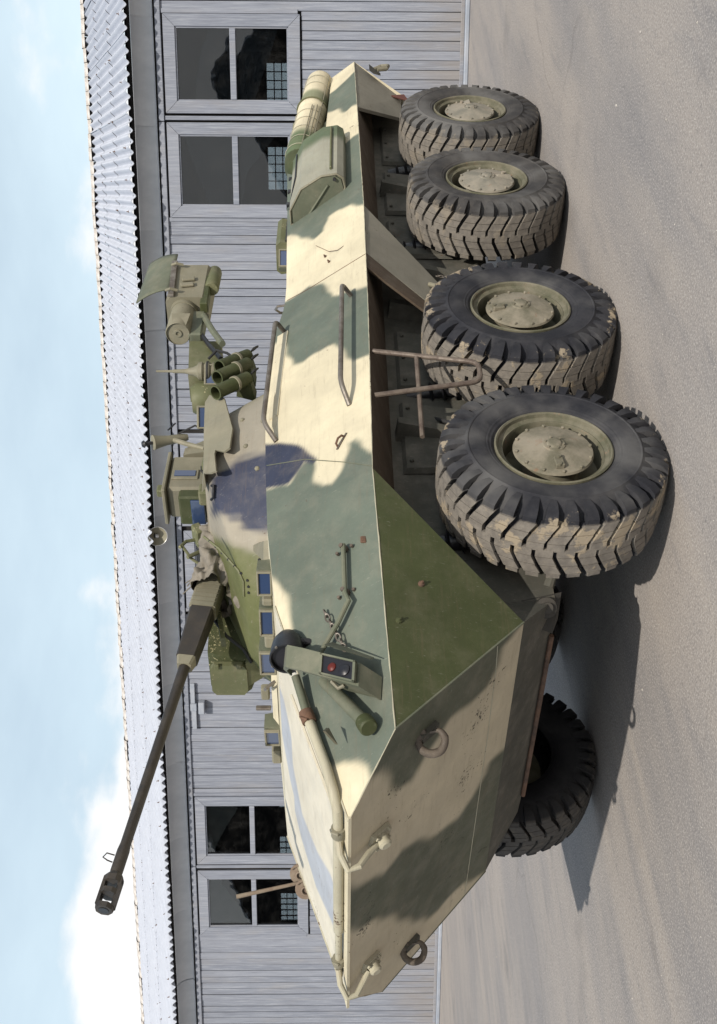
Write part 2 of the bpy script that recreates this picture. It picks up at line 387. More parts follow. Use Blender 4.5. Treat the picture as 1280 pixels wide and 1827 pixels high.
def link(name, me, parent=None, loc=None, rot=None):
    o = bpy.data.objects.new(name, me); COL.objects.link(o)
    if parent is not None: o.parent = parent
    if loc is not None: o.location = loc
    if rot is not None: o.rotation_euler = rot
    return o
def thing(name, label, cat, loc=(0, 0, 0), rz=0.0):
    o = link(name, None, None, loc, (0, 0, rz)); o['label'] = label; o['category'] = cat; return o
def lerp(a, b, t): return V(a)+(V(b)-V(a))*t
def poly_at(pl, t):
    """point on a polyline whose entries are (t, point)"""
    for (t0, p0), (t1, p1) in zip(pl, pl[1:]):
        if t <= t1: return lerp(p0, p1, (t-t0)/(t1-t0) if t1 > t0 else 0)
    return V(pl[-1][1])
def sdist(p, poly):
    x, y = p; d = 1e9; ins = False; n = len(poly)
    for i in range(n):
        x0, y0 = poly[i]; x1, y1 = poly[(i+1) % n]
        ex, ey = x1-x0, y1-y0; wx, wy = x-x0, y-y0
        t = max(0, min(1, (wx*ex+wy*ey)/(ex*ex+ey*ey+1e-12))); dx, dy = wx-ex*t, wy-ey*t
        q = dx*dx+dy*dy
        if q < d: d = q
        if (y0 > y) != (y1 > y) and x < ex*(y-y0)/(ey+1e-12)+x0: ins = not ins
    d = math.sqrt(d); return d if ins else -d
def sm(a, b, x):
    t = max(0, min(1, (x-a)/(b-a))); return t*t*(3-2*t)
def mixc(a, b, t): return tuple(a[i]+(b[i]-a[i])*t for i in range(3))

CREAM = (.63, .565, .405); GREEN = (.112, .134, .106); NAVY = (.030, .036, .064); OLIVE = (.105, .115, .045); TAN = (.275, .25, .20)

# ------------------------------------------------------------------ ground
g = MB()
g.grid(lambda u, v: ((u-.5)*600, (v-.5)*600, 0.0), 30, 30)
ground = g.build('ground', M['ground']); ground['kind'] = 'structure'; ground['label'] = 'dusty grey concrete yard with faint cracks and grit'

# ------------------------------------------------------------------ garage building
PHI = R_(-65.97); NA = V((.91333, .40722, 0))
shed = thing('garage_building', 'long grey blue plank garage with windows and corrugated grey roof', 'garage', NA*-9.6985, PHI)
S0, S1 = -9.0, 20.0
WINS = [-4.278, -2.91, 1.47, 2.91, 7.43, 8.81]
WW, WZ0, WZ1 = .94, 2.42, 3.935        # glass opening
FW = .155                              # frame board width
# planks
PW = .121
full = MB().box((0, 0, 2.10), (PW-.003, .024, 4.06), ch=.004).mesh('plank', M['wood'])
low = MB().box((0, 0, 1.155), (PW-.003, .024, 2.17), ch=.004).mesh('plank_short', M['wood'])
s = S0
while s < S1:
    w = min((abs(s-c), c) for c in WINS)[0]
    inside = w < WW/2+FW+.055
    o = link('plank', low if inside else full, shed, (s, random.uniform(-.004, .004), random.uniform(-.006, .006)), (random.uniform(-.0012, .0012), random.uniform(-.0012, .0012), random.uniform(-.006, .006)))
    o.scale = (random.uniform(.965, 1.0) if random.random() < .7 else random.uniform(.90, .96), 1, 1)
    s += PW
MB().box(((S0+S1)/2, -.06, 2.1), (S1-S0, .05, 4.2)).build('wall_backing', M['dark'], shed) if False else None
# dark board backing behind the plank joints, left open at the windows
edges = [S0-.1] + [e for c in sorted(WINS) for e in (c-WW/2-.02, c+WW/2+.02)] + [S1+.1]
bk = MB()
for i in range(0, len(edges), 2): bk.box(((edges[i]+edges[i+1])/2, -.045, 2.1), (edges[i+1]-edges[i], .03, 4.2))
for c in WINS:
    bk.box((c, -.045, WZ0/2-.01), (WW+.03, .03, WZ0-.02)); bk.box((c, -.045, (WZ1+4.22)/2), (WW+.03, .03, 4.2-WZ1))
bk.build('wall_backing', M['darkwood'], shed)
# windows
def board4(x0, x1, z0, z1, w, th, y):
    """four mitred frame boards around an opening"""
    out = []
    A_ = [(x0, z0), (x1, z0), (x1, z1), (x0, z1)]; B_ = [(x0-w, z0-w), (x1+w, z0-w), (x1+w, z1+w), (x0-w, z1+w)]
    for i in range(4):
        j = (i+1) % 4; m = MB(); g_ = .0015
        q = [A_[i], A_[j], B_[j], B_[i]]; cxx = sum(a[0] for a in q)/4; czz = sum(a[1] for a in q)/4
        q = [(cxx+(a[0]-cxx)*.996, czz+(a[1]-czz)*.996) for a in q]
        m.prism([(a[0], y, a[1]) for a in q], (0, th, 0)); out.append(m)
    return out
for k, c in enumerate(WINS):
    x0, x1 = c-WW/2, c+WW/2
    wob = [.0, .004, -.003, .0, .004, -.002][k]
    bs = board4(0-WW/2, WW/2, WZ0, WZ1, FW, .030, .016)
    win = bs[0].build('window', M['wood'], shed, loc=(c, wob, 0))
    for b in bs[1:]: b.build('frame_board', M['wood'], win)
    for b in board4(-WW/2-.0, WW/2+.0, WZ0, WZ1, -.022, .022, .004): b.build('sash_bead', M['wood'], win)
    MB().box((0, .02, 3.166), (WW-.04, .036, .082), ch=.006).build('mullion', M['wood'], win)
    for z0, z1 in ((WZ0+.004, 3.13), (3.20, WZ1-.004)):
        p_ = MB().box((0, 0, 0), (WW-.03, .004, z1-z0-.012)).build('pane', M['glass'], win, loc=(0, -.004, (z0+z1)/2)); p_.rotation_euler = (random.uniform(-.006, .006), 0, random.uniform(-.009, .009))
    # hardboard behind the upper glass; grey sheets stand in for pane reflections
    shp = {0: ('reflsheet', [(-.47, 2.55, ), (.47, 2.9), (.47, 3.70), (.12, 3.66), (-.18, 3.60), (-.47, 3.47)]),
           1: ('reflsheet', [(-.47, 2.6), (.02, 3.02), (.47, 3.10), (.47, 3.55), (.0, 3.72), (-.47, 3.88)]),
           4: ('board', [(-.47, 3.45), (-.36, 3.40), (-.1, 3.55), (.16, 3.70), (.47, 3.83), (.47, 3.95), (-.47, 3.95)]),
           5: ('board', [(-.47, 3.74), (-.28, 3.70), (-.05, 3.54), (.2, 3.36), (.47, 3.22), (.47, 3.95), (-.47, 3.95)]),
           2: ('board', [(-.47, 3.3), (.47, 3.5), (.47, 3.95), (-.47, 3.95)]), 3: ('board', [(-.47, 3.0), (.3, 2.9), (.47, 3.0), (.47, 3.95), (-.47, 3.95)])}[k]
    pts = []
    pl = shp[1]
    for i in range(len(pl)):                       # ragged outline
        a, b = pl[i], pl[(i+1) % len(pl)]
        for t in range(6):
            f = t/6; pts.append((a[0]+(b[0]-a[0])*f+random.uniform(-.006, .006), -.05, a[1]+(b[1]-a[1])*f+random.uniform(-.008, .008)))
    MB().prism(pts, (0, -.006, 0)).build('inner_sheet', M[shp[0]], win)
# narrow strips beside the window frames, door posts
for x in [WINS[0]-WW/2-FW-.035, (WINS[0]+WINS[1])/2, WINS[1]+WW/2+FW+.03, WINS[2]-WW/2-FW-.03, (WINS[2]+WINS[3])/2, WINS[3]+WW/2+FW+.03, WINS[4]-WW/2-FW-.03, (WINS[4]+WINS[5])/2, WINS[5]+WW/2+FW+.03]:
    MB().box((x, .012, 3.2), (.055, .026, 1.82), ch=.004).build('trim_strip', M['wood'], shed)
# top trim, plinth, bottom rail
for a, b in ((S0, -3.55), (-3.54, 2.2), (2.21, 8.1), (8.11, S1)):
    MB().box(((a+b)/2, .02, 4.155), (b-a, .05, .075), ch=.006).build('top_rail', M['wood'], shed)
    MB().box(((a+b)/2, .006, .085), (b-a, .05, .05), ch=.006).build('bottom_rail', M['wood'], shed)
MB().box(((S0+S1)/2, .03, .03), (S1-S0, .16, .06), ch=.012).build('plinth', M['plinth'], shed)
MB().box(((S0+S1)/2, .0, 4.215), (S1-S0, .02, .05)).build('shadow_gap', M['dark'], shed)
# coved sheet metal fascia, in lengths
def cove(w):
    m = MB(); N = 10; pf = []
    for i in range(N+1):
        t = i/N*math.pi/2*.86
        pf.append((.02+.24*(1-math.cos(t)), 4.235+.255*math.sin(t)/math.sin(math.pi/2*.86)))
    pf = [(.055, 4.215), (.02, 4.235)] + pf[1:]
    vv = []
    for x in (-w/2, w/2): vv += [(x, a, b) for a, b in pf]
    k = len(pf); m.add(vv, [(i, i+1, k+i+1, k+i) for i in range(k-1)]); return m
cm = cove(1.398).mesh('fascia_panel', M['fascia'], 60)
x = S0
while x < S1: link('fascia_panel', cm, shed, (x+.69, .004*(int(x*10) % 2), 0)); x += 1.38
MB().hull([(x_, y_, z_) for x_ in (S0-.1, S1+.1) for y_, z_ in ((.19, 4.495), (.19, 4.57), (.27, 4.485), (.27, 4.53))]).build('soffit_board', M['dark'], shed)
# roof
E0 = V((0, .42, 4.520)); RD = V((0, -5.45, 1.64)); LEN = RD.length; RD.normalize(); RN = V((0, 1.64, 5.45)).normalized()
PIT = .14; NWV = 7; SW = PIT*NWV
def sheet(L):
    m = MB(); n = NWV*8; top = []; bot = []
    for row in (0, L):
        for i in range(n+1):
            xx = i/n*SW; h = .030*math.cos(2*math.pi*xx/PIT)
            b = E0+RD*row+RN*h; top.append((xx, b.y-E0.y, b.z-E0.z)); b2 = b-RN*.009; bot.append((xx, b2.y-E0.y, b2.z-E0.z))
    k = n+1; vv = top+bot; f = []
    for i in range(n):
        f.append((i, i+1, k+i+1, k+i)); f.append((2*k+i, 3*k+i, 3*k+i+1, 2*k+i+1)); f.append((i, 2*k+i, 2*k+i+1, i+1)); f.append((k+i, k+i+1, 3*k+i+1, 3*k+i))
    f.append((0, k, 3*k, 2*k)); f.append((n, 2*k+n, 3*k+n, k+n))
    return m.add(vv, f)
course = [0.0, 2.0, 3.95]; LL = [2.15, 2.1, LEN-3.95]
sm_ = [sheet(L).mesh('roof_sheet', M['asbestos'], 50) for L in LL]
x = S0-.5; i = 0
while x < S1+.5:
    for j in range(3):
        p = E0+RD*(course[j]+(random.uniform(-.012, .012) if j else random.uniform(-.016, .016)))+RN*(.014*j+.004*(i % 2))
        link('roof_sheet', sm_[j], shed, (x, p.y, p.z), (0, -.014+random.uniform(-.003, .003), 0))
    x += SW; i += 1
# fixing nails and ridge
rp = E0+RD*LEN+RN*.05
rc = MB()
pf = [(.26*math.cos(t)*1.0, .10*math.sin(t)) for t in [i*math.pi/8 for i in range(9)]]
vv = []
for xx in (0, .225): vv += [(xx, a, b-.015) for a, b in pf]
rc.add(vv, [(i, i+1, 10+i, 9+i) for i in range(8)])
rcm = rc.mesh('ridge_cap', M['ridge'], 60)
x = S0-.5
while x < S1+.5:
    link('ridge_cap', rcm, shed, (x, rp.y-.05, rp.z-.03+random.uniform(-.008, .008)), (random.uniform(-.05, .05), random.uniform(-.03, .03), 0)); x += .235
# roof bolts standing proud of the sheets
nm = MB().lathe([(.016, 0), (.016, .008), (.006, .012), (.006, .035)], (0, 0, 0), RN, 8).mesh('roof_bolt', M['rust'], 40)
for d_ in (.35, 1.85, 2.3, 3.85):
    x = S0+.28
    while x < S1-.2:
        p = E0+RD*(d_+random.uniform(-.05, .05))+RN*.031; xx = round(x/PIT)*PIT
        if random.random() < .72: link('roof_bolt', nm, shed, (S0-.5+round((x-S0+.5)/PIT)*PIT, p.y, p.z))
        x += PIT*3
# inside of the garage: dark floor, side walls, soffit and a far wall with lit barred windows
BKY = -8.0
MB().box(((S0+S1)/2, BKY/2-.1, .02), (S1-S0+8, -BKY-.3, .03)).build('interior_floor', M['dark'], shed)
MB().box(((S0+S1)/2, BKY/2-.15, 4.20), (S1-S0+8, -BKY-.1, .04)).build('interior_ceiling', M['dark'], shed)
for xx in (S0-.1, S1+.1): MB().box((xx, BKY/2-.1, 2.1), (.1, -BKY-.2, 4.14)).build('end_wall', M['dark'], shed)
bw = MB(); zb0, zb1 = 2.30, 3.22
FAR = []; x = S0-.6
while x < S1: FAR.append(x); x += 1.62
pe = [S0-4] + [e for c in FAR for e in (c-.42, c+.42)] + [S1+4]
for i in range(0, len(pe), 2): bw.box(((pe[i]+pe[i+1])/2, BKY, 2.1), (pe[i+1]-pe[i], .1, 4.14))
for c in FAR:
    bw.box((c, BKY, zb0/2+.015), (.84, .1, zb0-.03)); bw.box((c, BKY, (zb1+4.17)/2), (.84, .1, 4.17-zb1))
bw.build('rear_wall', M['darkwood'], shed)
gb = MB()
for i in range(1, 5): gb.box((-.42+.168*i, .02, (zb0+zb1)/2), (.020, .03, zb1-zb0))
for i in range(1, 6): gb.box((0, .035, zb0+(zb1-zb0)*i/6), (.84, .03, .020))
gbm = gb.mesh('window_bars', M['dark'])
fpm = MB().box((0, -.02, (zb0+zb1)/2), (.84, .004, zb1-zb0)).mesh('rear_pane', M['glass'])
for c in FAR: link('window_bars', gbm, shed, (c, BKY, 0)); link('rear_pane', fpm, shed, (c, BKY, 0))
# bolt and bracket on the door
la = MB(); la.box((5.0, .05, 4.05), (.42, .035, .07), ch=.006); la.box((5.40, .05, 4.035), (.36, .035, .07), ch=.006); la.box((5.19, .065, 4.04), (.12, .06, .10), ch=.008)
lat = la.build('door_bolt', M['plinth'], shed)
MB().box((5.185, .085, 3.91), (.20, .12, .095), ch=.01).build('bracket_block', M['plinth'], lat)

# round lamp on the fascia
lp = NA*-9.6985 + V((math.cos(PHI), math.sin(PHI), 0))*2.29 + NA*.30 + V((0, 0, 4.44))
wlamp = thing('wall_lamp', 'round white rimmed lamp under the corrugated eaves above the turret', 'lamp', lp, PHI)
MB().lathe([(.03, -.16), (.035, -.10), (.09, -.085), (.128, -.03), (.146, 0), (.140, .004), (.128, -.004), (.1, -.02), (.04, -.05), (.012, -.052)], (0, 0, 0), (0, .97, -.24), 28, False).build('shade', M['tan'], wlamp)
MB().tube([(.145*math.cos(t), 0, .145*math.sin(t)) for t in [i*math.pi/14 for i in range(28)]], .006, 6, closed=True).build('rim', M['lamp_glass'], wlamp).rotation_euler = (-.243, 0, 0)
MB().lathe([(.03, -.05), (.034, -.02), (.02, .005), (.004, .012)], (0, 0, 0), (0, .92, -.38), 14).build('bulb', M['lamp_glass'], wlamp)
MB().tube([(0, -.14, .05), (0, -.22, .07), (0, -.29, .05)], .014, 8).build('arm', M['black'], wlamp)

def barn(name, label, loc, rz, w, d, he, hr, doors):
    b = thing(name, label, 'barn', loc, rz)
    m = MB().prism([(-w/2, 0, 0), (w/2, 0, 0), (w/2, 0, he), (0, 0, hr), (-w/2, 0, he)], (0, -d, 0)); m.build('wall', M['barnwall'], b)
    for sg in (-1, 1):
        q = [(sg*(w/2+.5), .6, he-.25), (0, .6, hr+.14), (0, -d-.4, hr+.14), (sg*(w/2+.5), -d-.4, he-.25)]
        MB().prism(q, (0, 0, .12)).build('roof_slope', M['asbestos'], b)
    for x_, ww, hh in doors:
        dr = MB().box((x_, .06, hh/2), (ww, .08, hh), ch=.01).build('door', M['plinth'], b)
        MB().box((x_, .12, hh*.5), (.06, .05, hh*.9), ch=.005).build('door_rail', M['barnwall'], dr)
    return b
M['barnwall'] = flat('dark_tarred_boards', (.035, .034, .036), (.06, .056, .054), 2, .9)
barn('storage_barn', 'dark gabled barn mirrored in the two windows behind the exhaust', (46, 31, 0), R_(116), 20, 24, 5.0, 10.5, ((-4, 4, 4.2), (4, 4, 4.2)))
barn('tarred_barn', 'taller dark barn mirrored in the two windows behind the bow', (57, -17, 0), R_(98), 26, 20, 6.5, 13.0, ((0, 5, 4.6),))
# ------------------------------------------------------------------ armoured vehicle
veh = thing('armored_vehicle', 'eight wheeled armoured carrier in cream, grey green and navy camouflage', 'armored vehicle')
SIDE_PAINT = {'G1': [(-0.217, 2.144), (-0.144, 2.009), (-0.257, 1.926), (-0.206, 1.872), (-0.044, 1.862), (0.048, 1.824), (0.072, 1.767), (-0.025, 1.711), (-0.111, 1.687), (-0.199, 1.683), (-0.201, 1.644), (-0.15, 1.617), (-0.096, 1.609), (-0.016, 1.572), (0.018, 1.547), (0.135, 1.50), (1.152, 1.44), (1.70, 1.40), (1.86, 1.573), (1.751, 1.588), (1.691, 1.611), (1.637, 1.661), (1.602, 1.706), (1.6, 1.743), (1.59, 1.842), (1.218, 1.967), (0.968, 1.95), (0.786, 1.972), (0.678, 1.992), (0.579, 2.033), (0.504, 2.077), (0.389, 2.167), (.3, 2.25), (-.217, 2.25)],
 'G2': [(-2.32, 2.141), (-2.298, 2.006), (-2.328, 1.943), (-2.225, 1.854), (-2.091, 1.806), (-1.936, 1.783), (-1.895, 1.734), (-1.863, 1.674), (-1.768, 1.534), (-1.77, 1.50), (-.946, 1.50), (-0.946, 1.534), (-0.992, 1.639), (-1.056, 1.679), (-1.195, 1.716), (-1.305, 1.765), (-1.325, 1.811), (-1.317, 1.889), (-1.289, 1.956), (-1.331, 2.023), (-1.5, 2.065), (-1.686, 2.095), (-1.835, 2.22), (-2.195, 2.229)],
 'G3': [(-4.407, 1.498), (-4.41, 1.619), (-4.376, 1.68), (-4.62, 1.76), (-5.255, 2.253), (-3.4, 2.253), (-3.352, 2.103), (-3.179, 2.031), (-3.015, 1.92), (-3.036, 1.852), (-3.219, 1.816), (-3.211, 1.735), (-3.163, 1.655), (-2.997, 1.525), (-2.99, 1.49)],
 'G4': [(-5.961, 1.537), (-5.883, 1.637), (-5.866, 1.716), (-5.821, 1.774), (-5.843, 1.90), (-5.452, 1.90), (-5.297, 1.757), (-5.085, 1.677), (-5.114, 1.622), (-5.085, 1.574), (-4.938, 1.493)]}
SIDE_NAVY = [(-0.65, 2.25), (-0.64, 2.17), (-0.566, 2.078), (-0.499, 2.008), (-0.38, 1.93), (-0.286, 1.886), (-0.214, 1.853), (-0.201, 1.872), (-0.257, 1.926), (-0.144, 2.009), (-0.222, 2.167), (-.22, 2.25)]
FRONT_PAINT = {'F1': [(1.3, 1.52), (1.186, 1.48), (1.2, 0.70), (1.05, 0.90), (1.036, 0.945), (0.927, 0.973), (0.844, 1.014), (0.835, 1.112), (0.859, 1.21), (0.795, 1.263), (0.744, 1.325), (0.648, 1.392), (0.689, 1.465), (0.861, 1.515), (0.963, 1.541), (0.992, 1.631)],
 'F2': [(0.1, 0.761), (0.121, 0.923), (0.047, 0.946), (-0.047, 1.022), (-0.113, 1.099), (-0.067, 1.215), (0.071, 1.337), (0.141, 1.414), (0.111, 1.467), (0.091, 1.51), (0.16, 1.592), (0.346, 1.748), (-0.031, 1.748), (-0.22, 1.611), (-0.281, 1.547), (-0.386, 1.47), (-0.662, 1.353), (-0.882, 1.236), (-0.909, 1.163), (-0.9, 1.096), (-0.94, 0.993), (-1.184, 0.777), (-0.542, 0.70), (0.11, 0.68)]}
TURRET_NAVY = [(72.6, 2.351), (68.3, 2.498), (60.8, 2.508), (56.0, 2.516), (51.8, 2.503), (49.5, 2.42), (47.6, 2.377), (47.8, 2.32), (45.2, 2.295), (43.3, 2.236), (43.6, 2.10), (70.9, 2.10), (72.4, 2.248), (72.6, 2.301)]

def side_color(q):
    if q[1] < 0: return CREAM if math.sin(q[0]*2.1+q[2]*1.3) > .2 else GREEN
    p = (q[0], q[2]); wob = .006*math.sin(q[0]*31+q[2]*17)+.005*math.sin(q[0]*13-q[2]*41)
    gsd = max(sdist(p, s_) for s_ in SIDE_PAINT.values())+wob
    col = mixc(CREAM, GREEN, sm(-.022, .018, gsd))
    return mixc(col, NAVY, sm(-.012, .010, sdist(p, SIDE_NAVY)+wob*.5))
def front_color(q):
    p = (q[1], q[2]); gsd = max(sdist(p, s_) for s_ in FRONT_PAINT.values())+.008*math.sin(q[1]*23+q[2]*19)
    return mixc((.56, .49, .355), (.100, .108, .074), sm(-.03, .028, gsd))

# key points, left side (right side mirrored in Y)
A = V((1.84, .8124, 1.688)); B = V((1.622, 1.164, 1.490)); C = V((.915, 1.085, .839)); D = V((.135, 1.42, 1.558)); E_ = V((-6.20, 1.42, 1.592))
RR = V((.72, 1.0, 2.05)); F_ = V((.62, .75, .62))
TOP = [(-4.70, (-4.70, 1.0, 2.19)), (-3.8, (-3.8, 1.0, 2.155)), (-3.1, (-3.1, 1.0, 2.134)), (-2.55, (-2.55, 1.0, 2.116)), (-2.35, (-2.35, 1.0, 2.117)), (-2.2, (-2.2, 1.0, 2.126)), (-2.05, (-2.05, 1.0, 2.146)), (-1.85, (-1.85, 1.0, 2.175)), (-1.6, (-1.6, 1.0, 2.195)), (-1.2, (-1.2, 1.0, 2.199)), (-.43, (-.43, 1.0, 2.158)), (.135, (.135, 1.0, 2.119))]
def crease(x): return poly_at([(-6.2, E_), (-3.0, (-3.0, 1.42, 1.552)), (-1.5, (-1.5, 1.42, 1.549)), (.135, D)], x)
def mir(q, s): return V((q[0], q[1]*s, q[2]))

for s in (1, -1):
    fine = s > 0
    m = MB()
    # behind the muffler, main length, tapering front
    m.grid(lambda u, v: mir(lerp(crease(-6.2+1.5*u), lerp((-6.24, 1.25, 1.81), (-4.70, 1.21, 1.865), u), v), s), 90 if fine else 8, 18 if fine else 2)
    m.grid(lambda u, v: mir(lerp(crease(-4.70+4.835*u), poly_at(TOP, -4.70+4.835*u), v), s), 320 if fine else 30, 46 if fine else 3)
    bt = [(0, D), (.85, B), (1, A)]; tp = [(0, V((.135, 1.0, 2.119))), (.40, RR), (1, A)]
    m.grid(lambda u, v: mir(lerp(poly_at(bt, u), poly_at(tp, u), v), s), 130 if fine else 16, 46 if fine else 3)
    m.build('side_plate', M['camo'], veh, 50, side_color)
    # muffler shelf
    m = MB(); P = [(-6.24, 1.25, 1.81), (-4.70, 1.21, 1.865), (-4.70, .86, 1.865), (-6.24, .86, 1.81)]
    m.add([mir(q, s) for q in P], [(0, 1, 2, 3)])
    m.add([mir(q, s) for q in [(-6.24, .86, 1.81), (-4.70, .86, 1.865), (-4.70, .86, 2.19), (-6.1, .86, 2.19)]], [(0, 1, 2, 3)])
    m.add([mir(q, s) for q in [(-4.70, 1.21, 1.865), (-4.70, 1.0, 2.19), (-4.70, .86, 2.19), (-4.70, .86, 1.865)]], [(0, 1, 2, 3)])
    m.build('muffler_shelf', M['graygreen'], veh)
    # under-ledge and lower side wall
    m = MB()
    m.grid(lambda u, v: mir(lerp(crease(-6.2+6.335*u), (-6.2+6.335*u, 1.0, 1.42), v), s), 40, 4)
    m.build('under_ledge', M['rustledge'], veh)
    m = MB()
    m.grid(lambda u, v: mir(lerp((-6.0+6.75*u, 1.0, 1.42), (-5.7+6.3*u, .93, .62), v), s), 30, 8)
    m.add([mir(q, s) for q in [(-6.2, 1.0, 1.42), (-6.0, 1.0, 1.42), (-5.7, .93, .62)]], [(0, 1, 2)])
    m.add([mir(q, s) for q in [(.135, 1.0, 1.42), (.75, 1.0, 1.42), D, ]], [(0, 1, 2)])
    m.build('lower_side_wall', M['lower'], veh)
    # slanted plate behind the nose
    m = MB().prism([mir(B, s), mir(C, s), mir(D, s)], mir((-.02, -.035, .0), s))
    m.build('lower_side_plate', M['olive'], veh, 30)
    # slanted plate between second and third axle
    m = MB().prism([mir(q, s) for q in [(-3.02, 1.412, 1.547), (-2.27, 1.412, 1.545), (-1.98, 1.10, 1.02), (-2.42, 1.10, 1.02)]], mir((0, -.03, 0), s))
    dp = m.build('side_door_plate', M['sill'], veh, 30)
    MB().prism([mir(q, s) for q in [(-2.26, 1.414, 1.545), (-2.06, 1.414, 1.545), (-1.86, 1.07, 1.0), (-1.97, 1.09, 1.01)]], mir((0, -.02, 0), s)).build('door_post', M['rustledge'], dp, 30)
    MB().prism([mir(q, s) for q in [(-6.2, 1.415, 1.588), (-5.02, 1.415, 1.575), (-5.45, 1.16, 1.17), (-5.95, 1.16, 1.14)]], mir((0, -.03, 0), s)).build('rear_lower_plate', M['sill'], veh, 30)
    # crease weld
    cw = []
    for a, b in ((E_, crease(-3.0)), (crease(-3.0), crease(-1.5)), (crease(-1.5), D), (D, B), (B, A)):
        k = max(3, int((b-a).length/.045)); cw += [lerp(a, b, t/k)+V((0, random.uniform(-.0008, .001), random.uniform(-.0008, .0008))) for t in range(k)]
    MB().tube([mir(q, s) for q in cw+[A]], [random.uniform(.0018, .0042) for _ in range(len(cw)+1)], 6).build('crease_weld', M['pipe'], veh)
    MB().tube([mir(q, s) for q in [B, C]], .005, 6).build('weld_seam', M['graygreen'], veh)
fp = MB()
def wz_(z): return 1.085+(z-.839)/(1.49-.839)*(1.164-1.085) if z < 1.49 else 1.164+(z-1.49)/(1.688-1.49)*(.8124-1.164)
zr = [0.839+(1.49-.839)*i/44 for i in range(45)]+[1.49+(1.688-1.49)*i/14 for i in range(1, 15)]
fp.grid(lambda u, v: (.915+(zr[round(v*58)]-.839)*1.0898, wz_(zr[round(v*58)])*(1-2*u), zr[round(v*58)]), 150, 58)
front = fp.build('front_plate', M['bow'], veh, 50, front_color)
gp = MB().grid(lambda u, v: lerp(lerp(RR, mir(RR, -1), u), lerp(A, mir(A, -1), u), v), 110, 80)
GL_PAINT_SHADE = [(.66, .40), (.66, .1), (.86, -.25), (1.10, -.44), (1.37, -.50), (1.74, -.34), (1.74, .02), (1.62, .04), (1.41, -.10), (1.14, -.16), (1.00, .05), (.90, .27), (.80, .39)]  # pale camouflage band, with part of the barrel's shadow put into the colour
def glc(q): return mixc((.60, .56, .46), (.38, .405, .445), sm(-.02, .02, sdist((q[0], q[1]), GL_PAINT_SHADE)))
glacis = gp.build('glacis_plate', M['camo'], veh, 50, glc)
# thin lip at the nose, trim vane lying on the glacis
MB().hull([(1.845, .83, 1.690), (1.845, -.90, 1.690), (1.80, .81, 1.706), (1.80, -.86, 1.706), (1.838, .83, 1.676), (1.838, -.90, 1.676)]).build('nose_lip', M['cream'], veh)
gx = lambda x, y, h=0: V((x, y, 1.688+(1.84-x)*.3232))+V((.307, 0, .951))*h
tv = MB().grid(lambda u, v: gx(.98+.72*v, .64-1.30*u, .014), 90, 50)
for a, b in (((.98, .64), (.98, -.66)), ((.98, -.66), (1.70, -.66)), ((1.70, -.66), (1.70, .64)), ((1.70, .64), (.98, .64))): tv.add([gx(*a, .014), gx(*b, .014), gx(*b, .002), gx(*a, .002)], [(0, 1, 2, 3)])
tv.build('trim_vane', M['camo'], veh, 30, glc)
# roof and belly
rf = MB()
for (x0, p0), (x1, p1) in zip(TOP+[(.72, RR)], TOP[1:]+[(.72, RR)]):
    if x1 > x0: rf.add([p0, p1, mir(p1, -1), mir(p0, -1)], [(0, 1, 2, 3)])
rf.add([(-6.1, .86, 2.19), (-4.70, .86, 2.19), (-4.70, -.86, 2.19), (-6.1, -.86, 2.19)], [(0, 1, 2, 3)])
rf.build('roof_plate', M['cream'], veh)
bl = MB()
bl.add([C, mir(C, -1), mir(F_, -1), F_], [(0, 1, 2, 3)]); bl.add([C, F_, (.6, .93, .62)], [(0, 1, 2)]); bl.add([mir(C, -1), mir(F_, -1), (.6, -.93, .62)], [(0, 1, 2)])
bl.add([F_, mir(F_, -1), (.2, -.75, .55), (.2, .75, .55)], [(0, 1, 2, 3)])
bl.add([(.6, .93, .62), F_, (.2, .75, .55), (-5.7, .75, .55), (-5.7, .93, .62)], [(0, 1, 2, 3, 4)]); bl.add([(.6, -.93, .62), mir(F_, -1), (.2, -.75, .55), (-5.7, -.75, .55), (-5.7, -.93, .62)], [(0, 1, 2, 3, 4)])
bl.add([(.2, .75, .55), (.2, -.75, .55), (-5.7, -.75, .55), (-5.7, .75, .55)], [(0, 1, 2, 3)])
bl.add([C, (.6, .93, .62), (.75, 1.0, 1.42)], [(0, 1, 2)]); bl.add([mir(C, -1), (.6, -.93, .62), (.75, -1.0, 1.42)], [(0, 1, 2)])
bl.build('belly', M['lower'], veh)
MB().tube([F_+V((.02, -.05, -.004)), mir(F_, -1)+V((.02, .05, -.004))], .014, 8).build('belly_edge', M['rust'], veh)
rr_ = MB()
rr_.add([E_, mir(E_, -1), (-6.24, -1.25, 1.81), (-6.24, 1.25, 1.81)], [(0, 1, 2, 3)])
rr_.add([(-6.24, 1.25, 1.81), (-6.24, -1.25, 1.81), (-6.24, -.86, 1.81), (-6.1, -.86, 2.19), (-6.1, .86, 2.19), (-6.24, .86, 1.81)], [(0, 1, 2, 3, 4, 5)])
rr_.add([E_, mir(E_, -1), (-5.7, -.93, .62), (-5.7, .93, .62)], [(0, 1, 2, 3)])
rr_.build('rear_plate', M['cream'], veh)

for s in (1, -1): MB().tube([lerp(mir(RR, s), mir(A, s), t/14)+V((random.uniform(-.002, .002), 0, .001)) for t in range(15)], .006, 6).build('weld_seam', M['pipe'], veh)
fpx = lambda y, z, h=.001: V((.915+(z-.839)*1.0898, y, z))+V((.676, 0, -.737))*h
MB().tube([fpx(1.09, .985), fpx(.9, .975), fpx(.4, .97), fpx(-.3, .975), fpx(-1.09, .98)], .0028, 5).build('weld_seam', M['pipe'], veh)
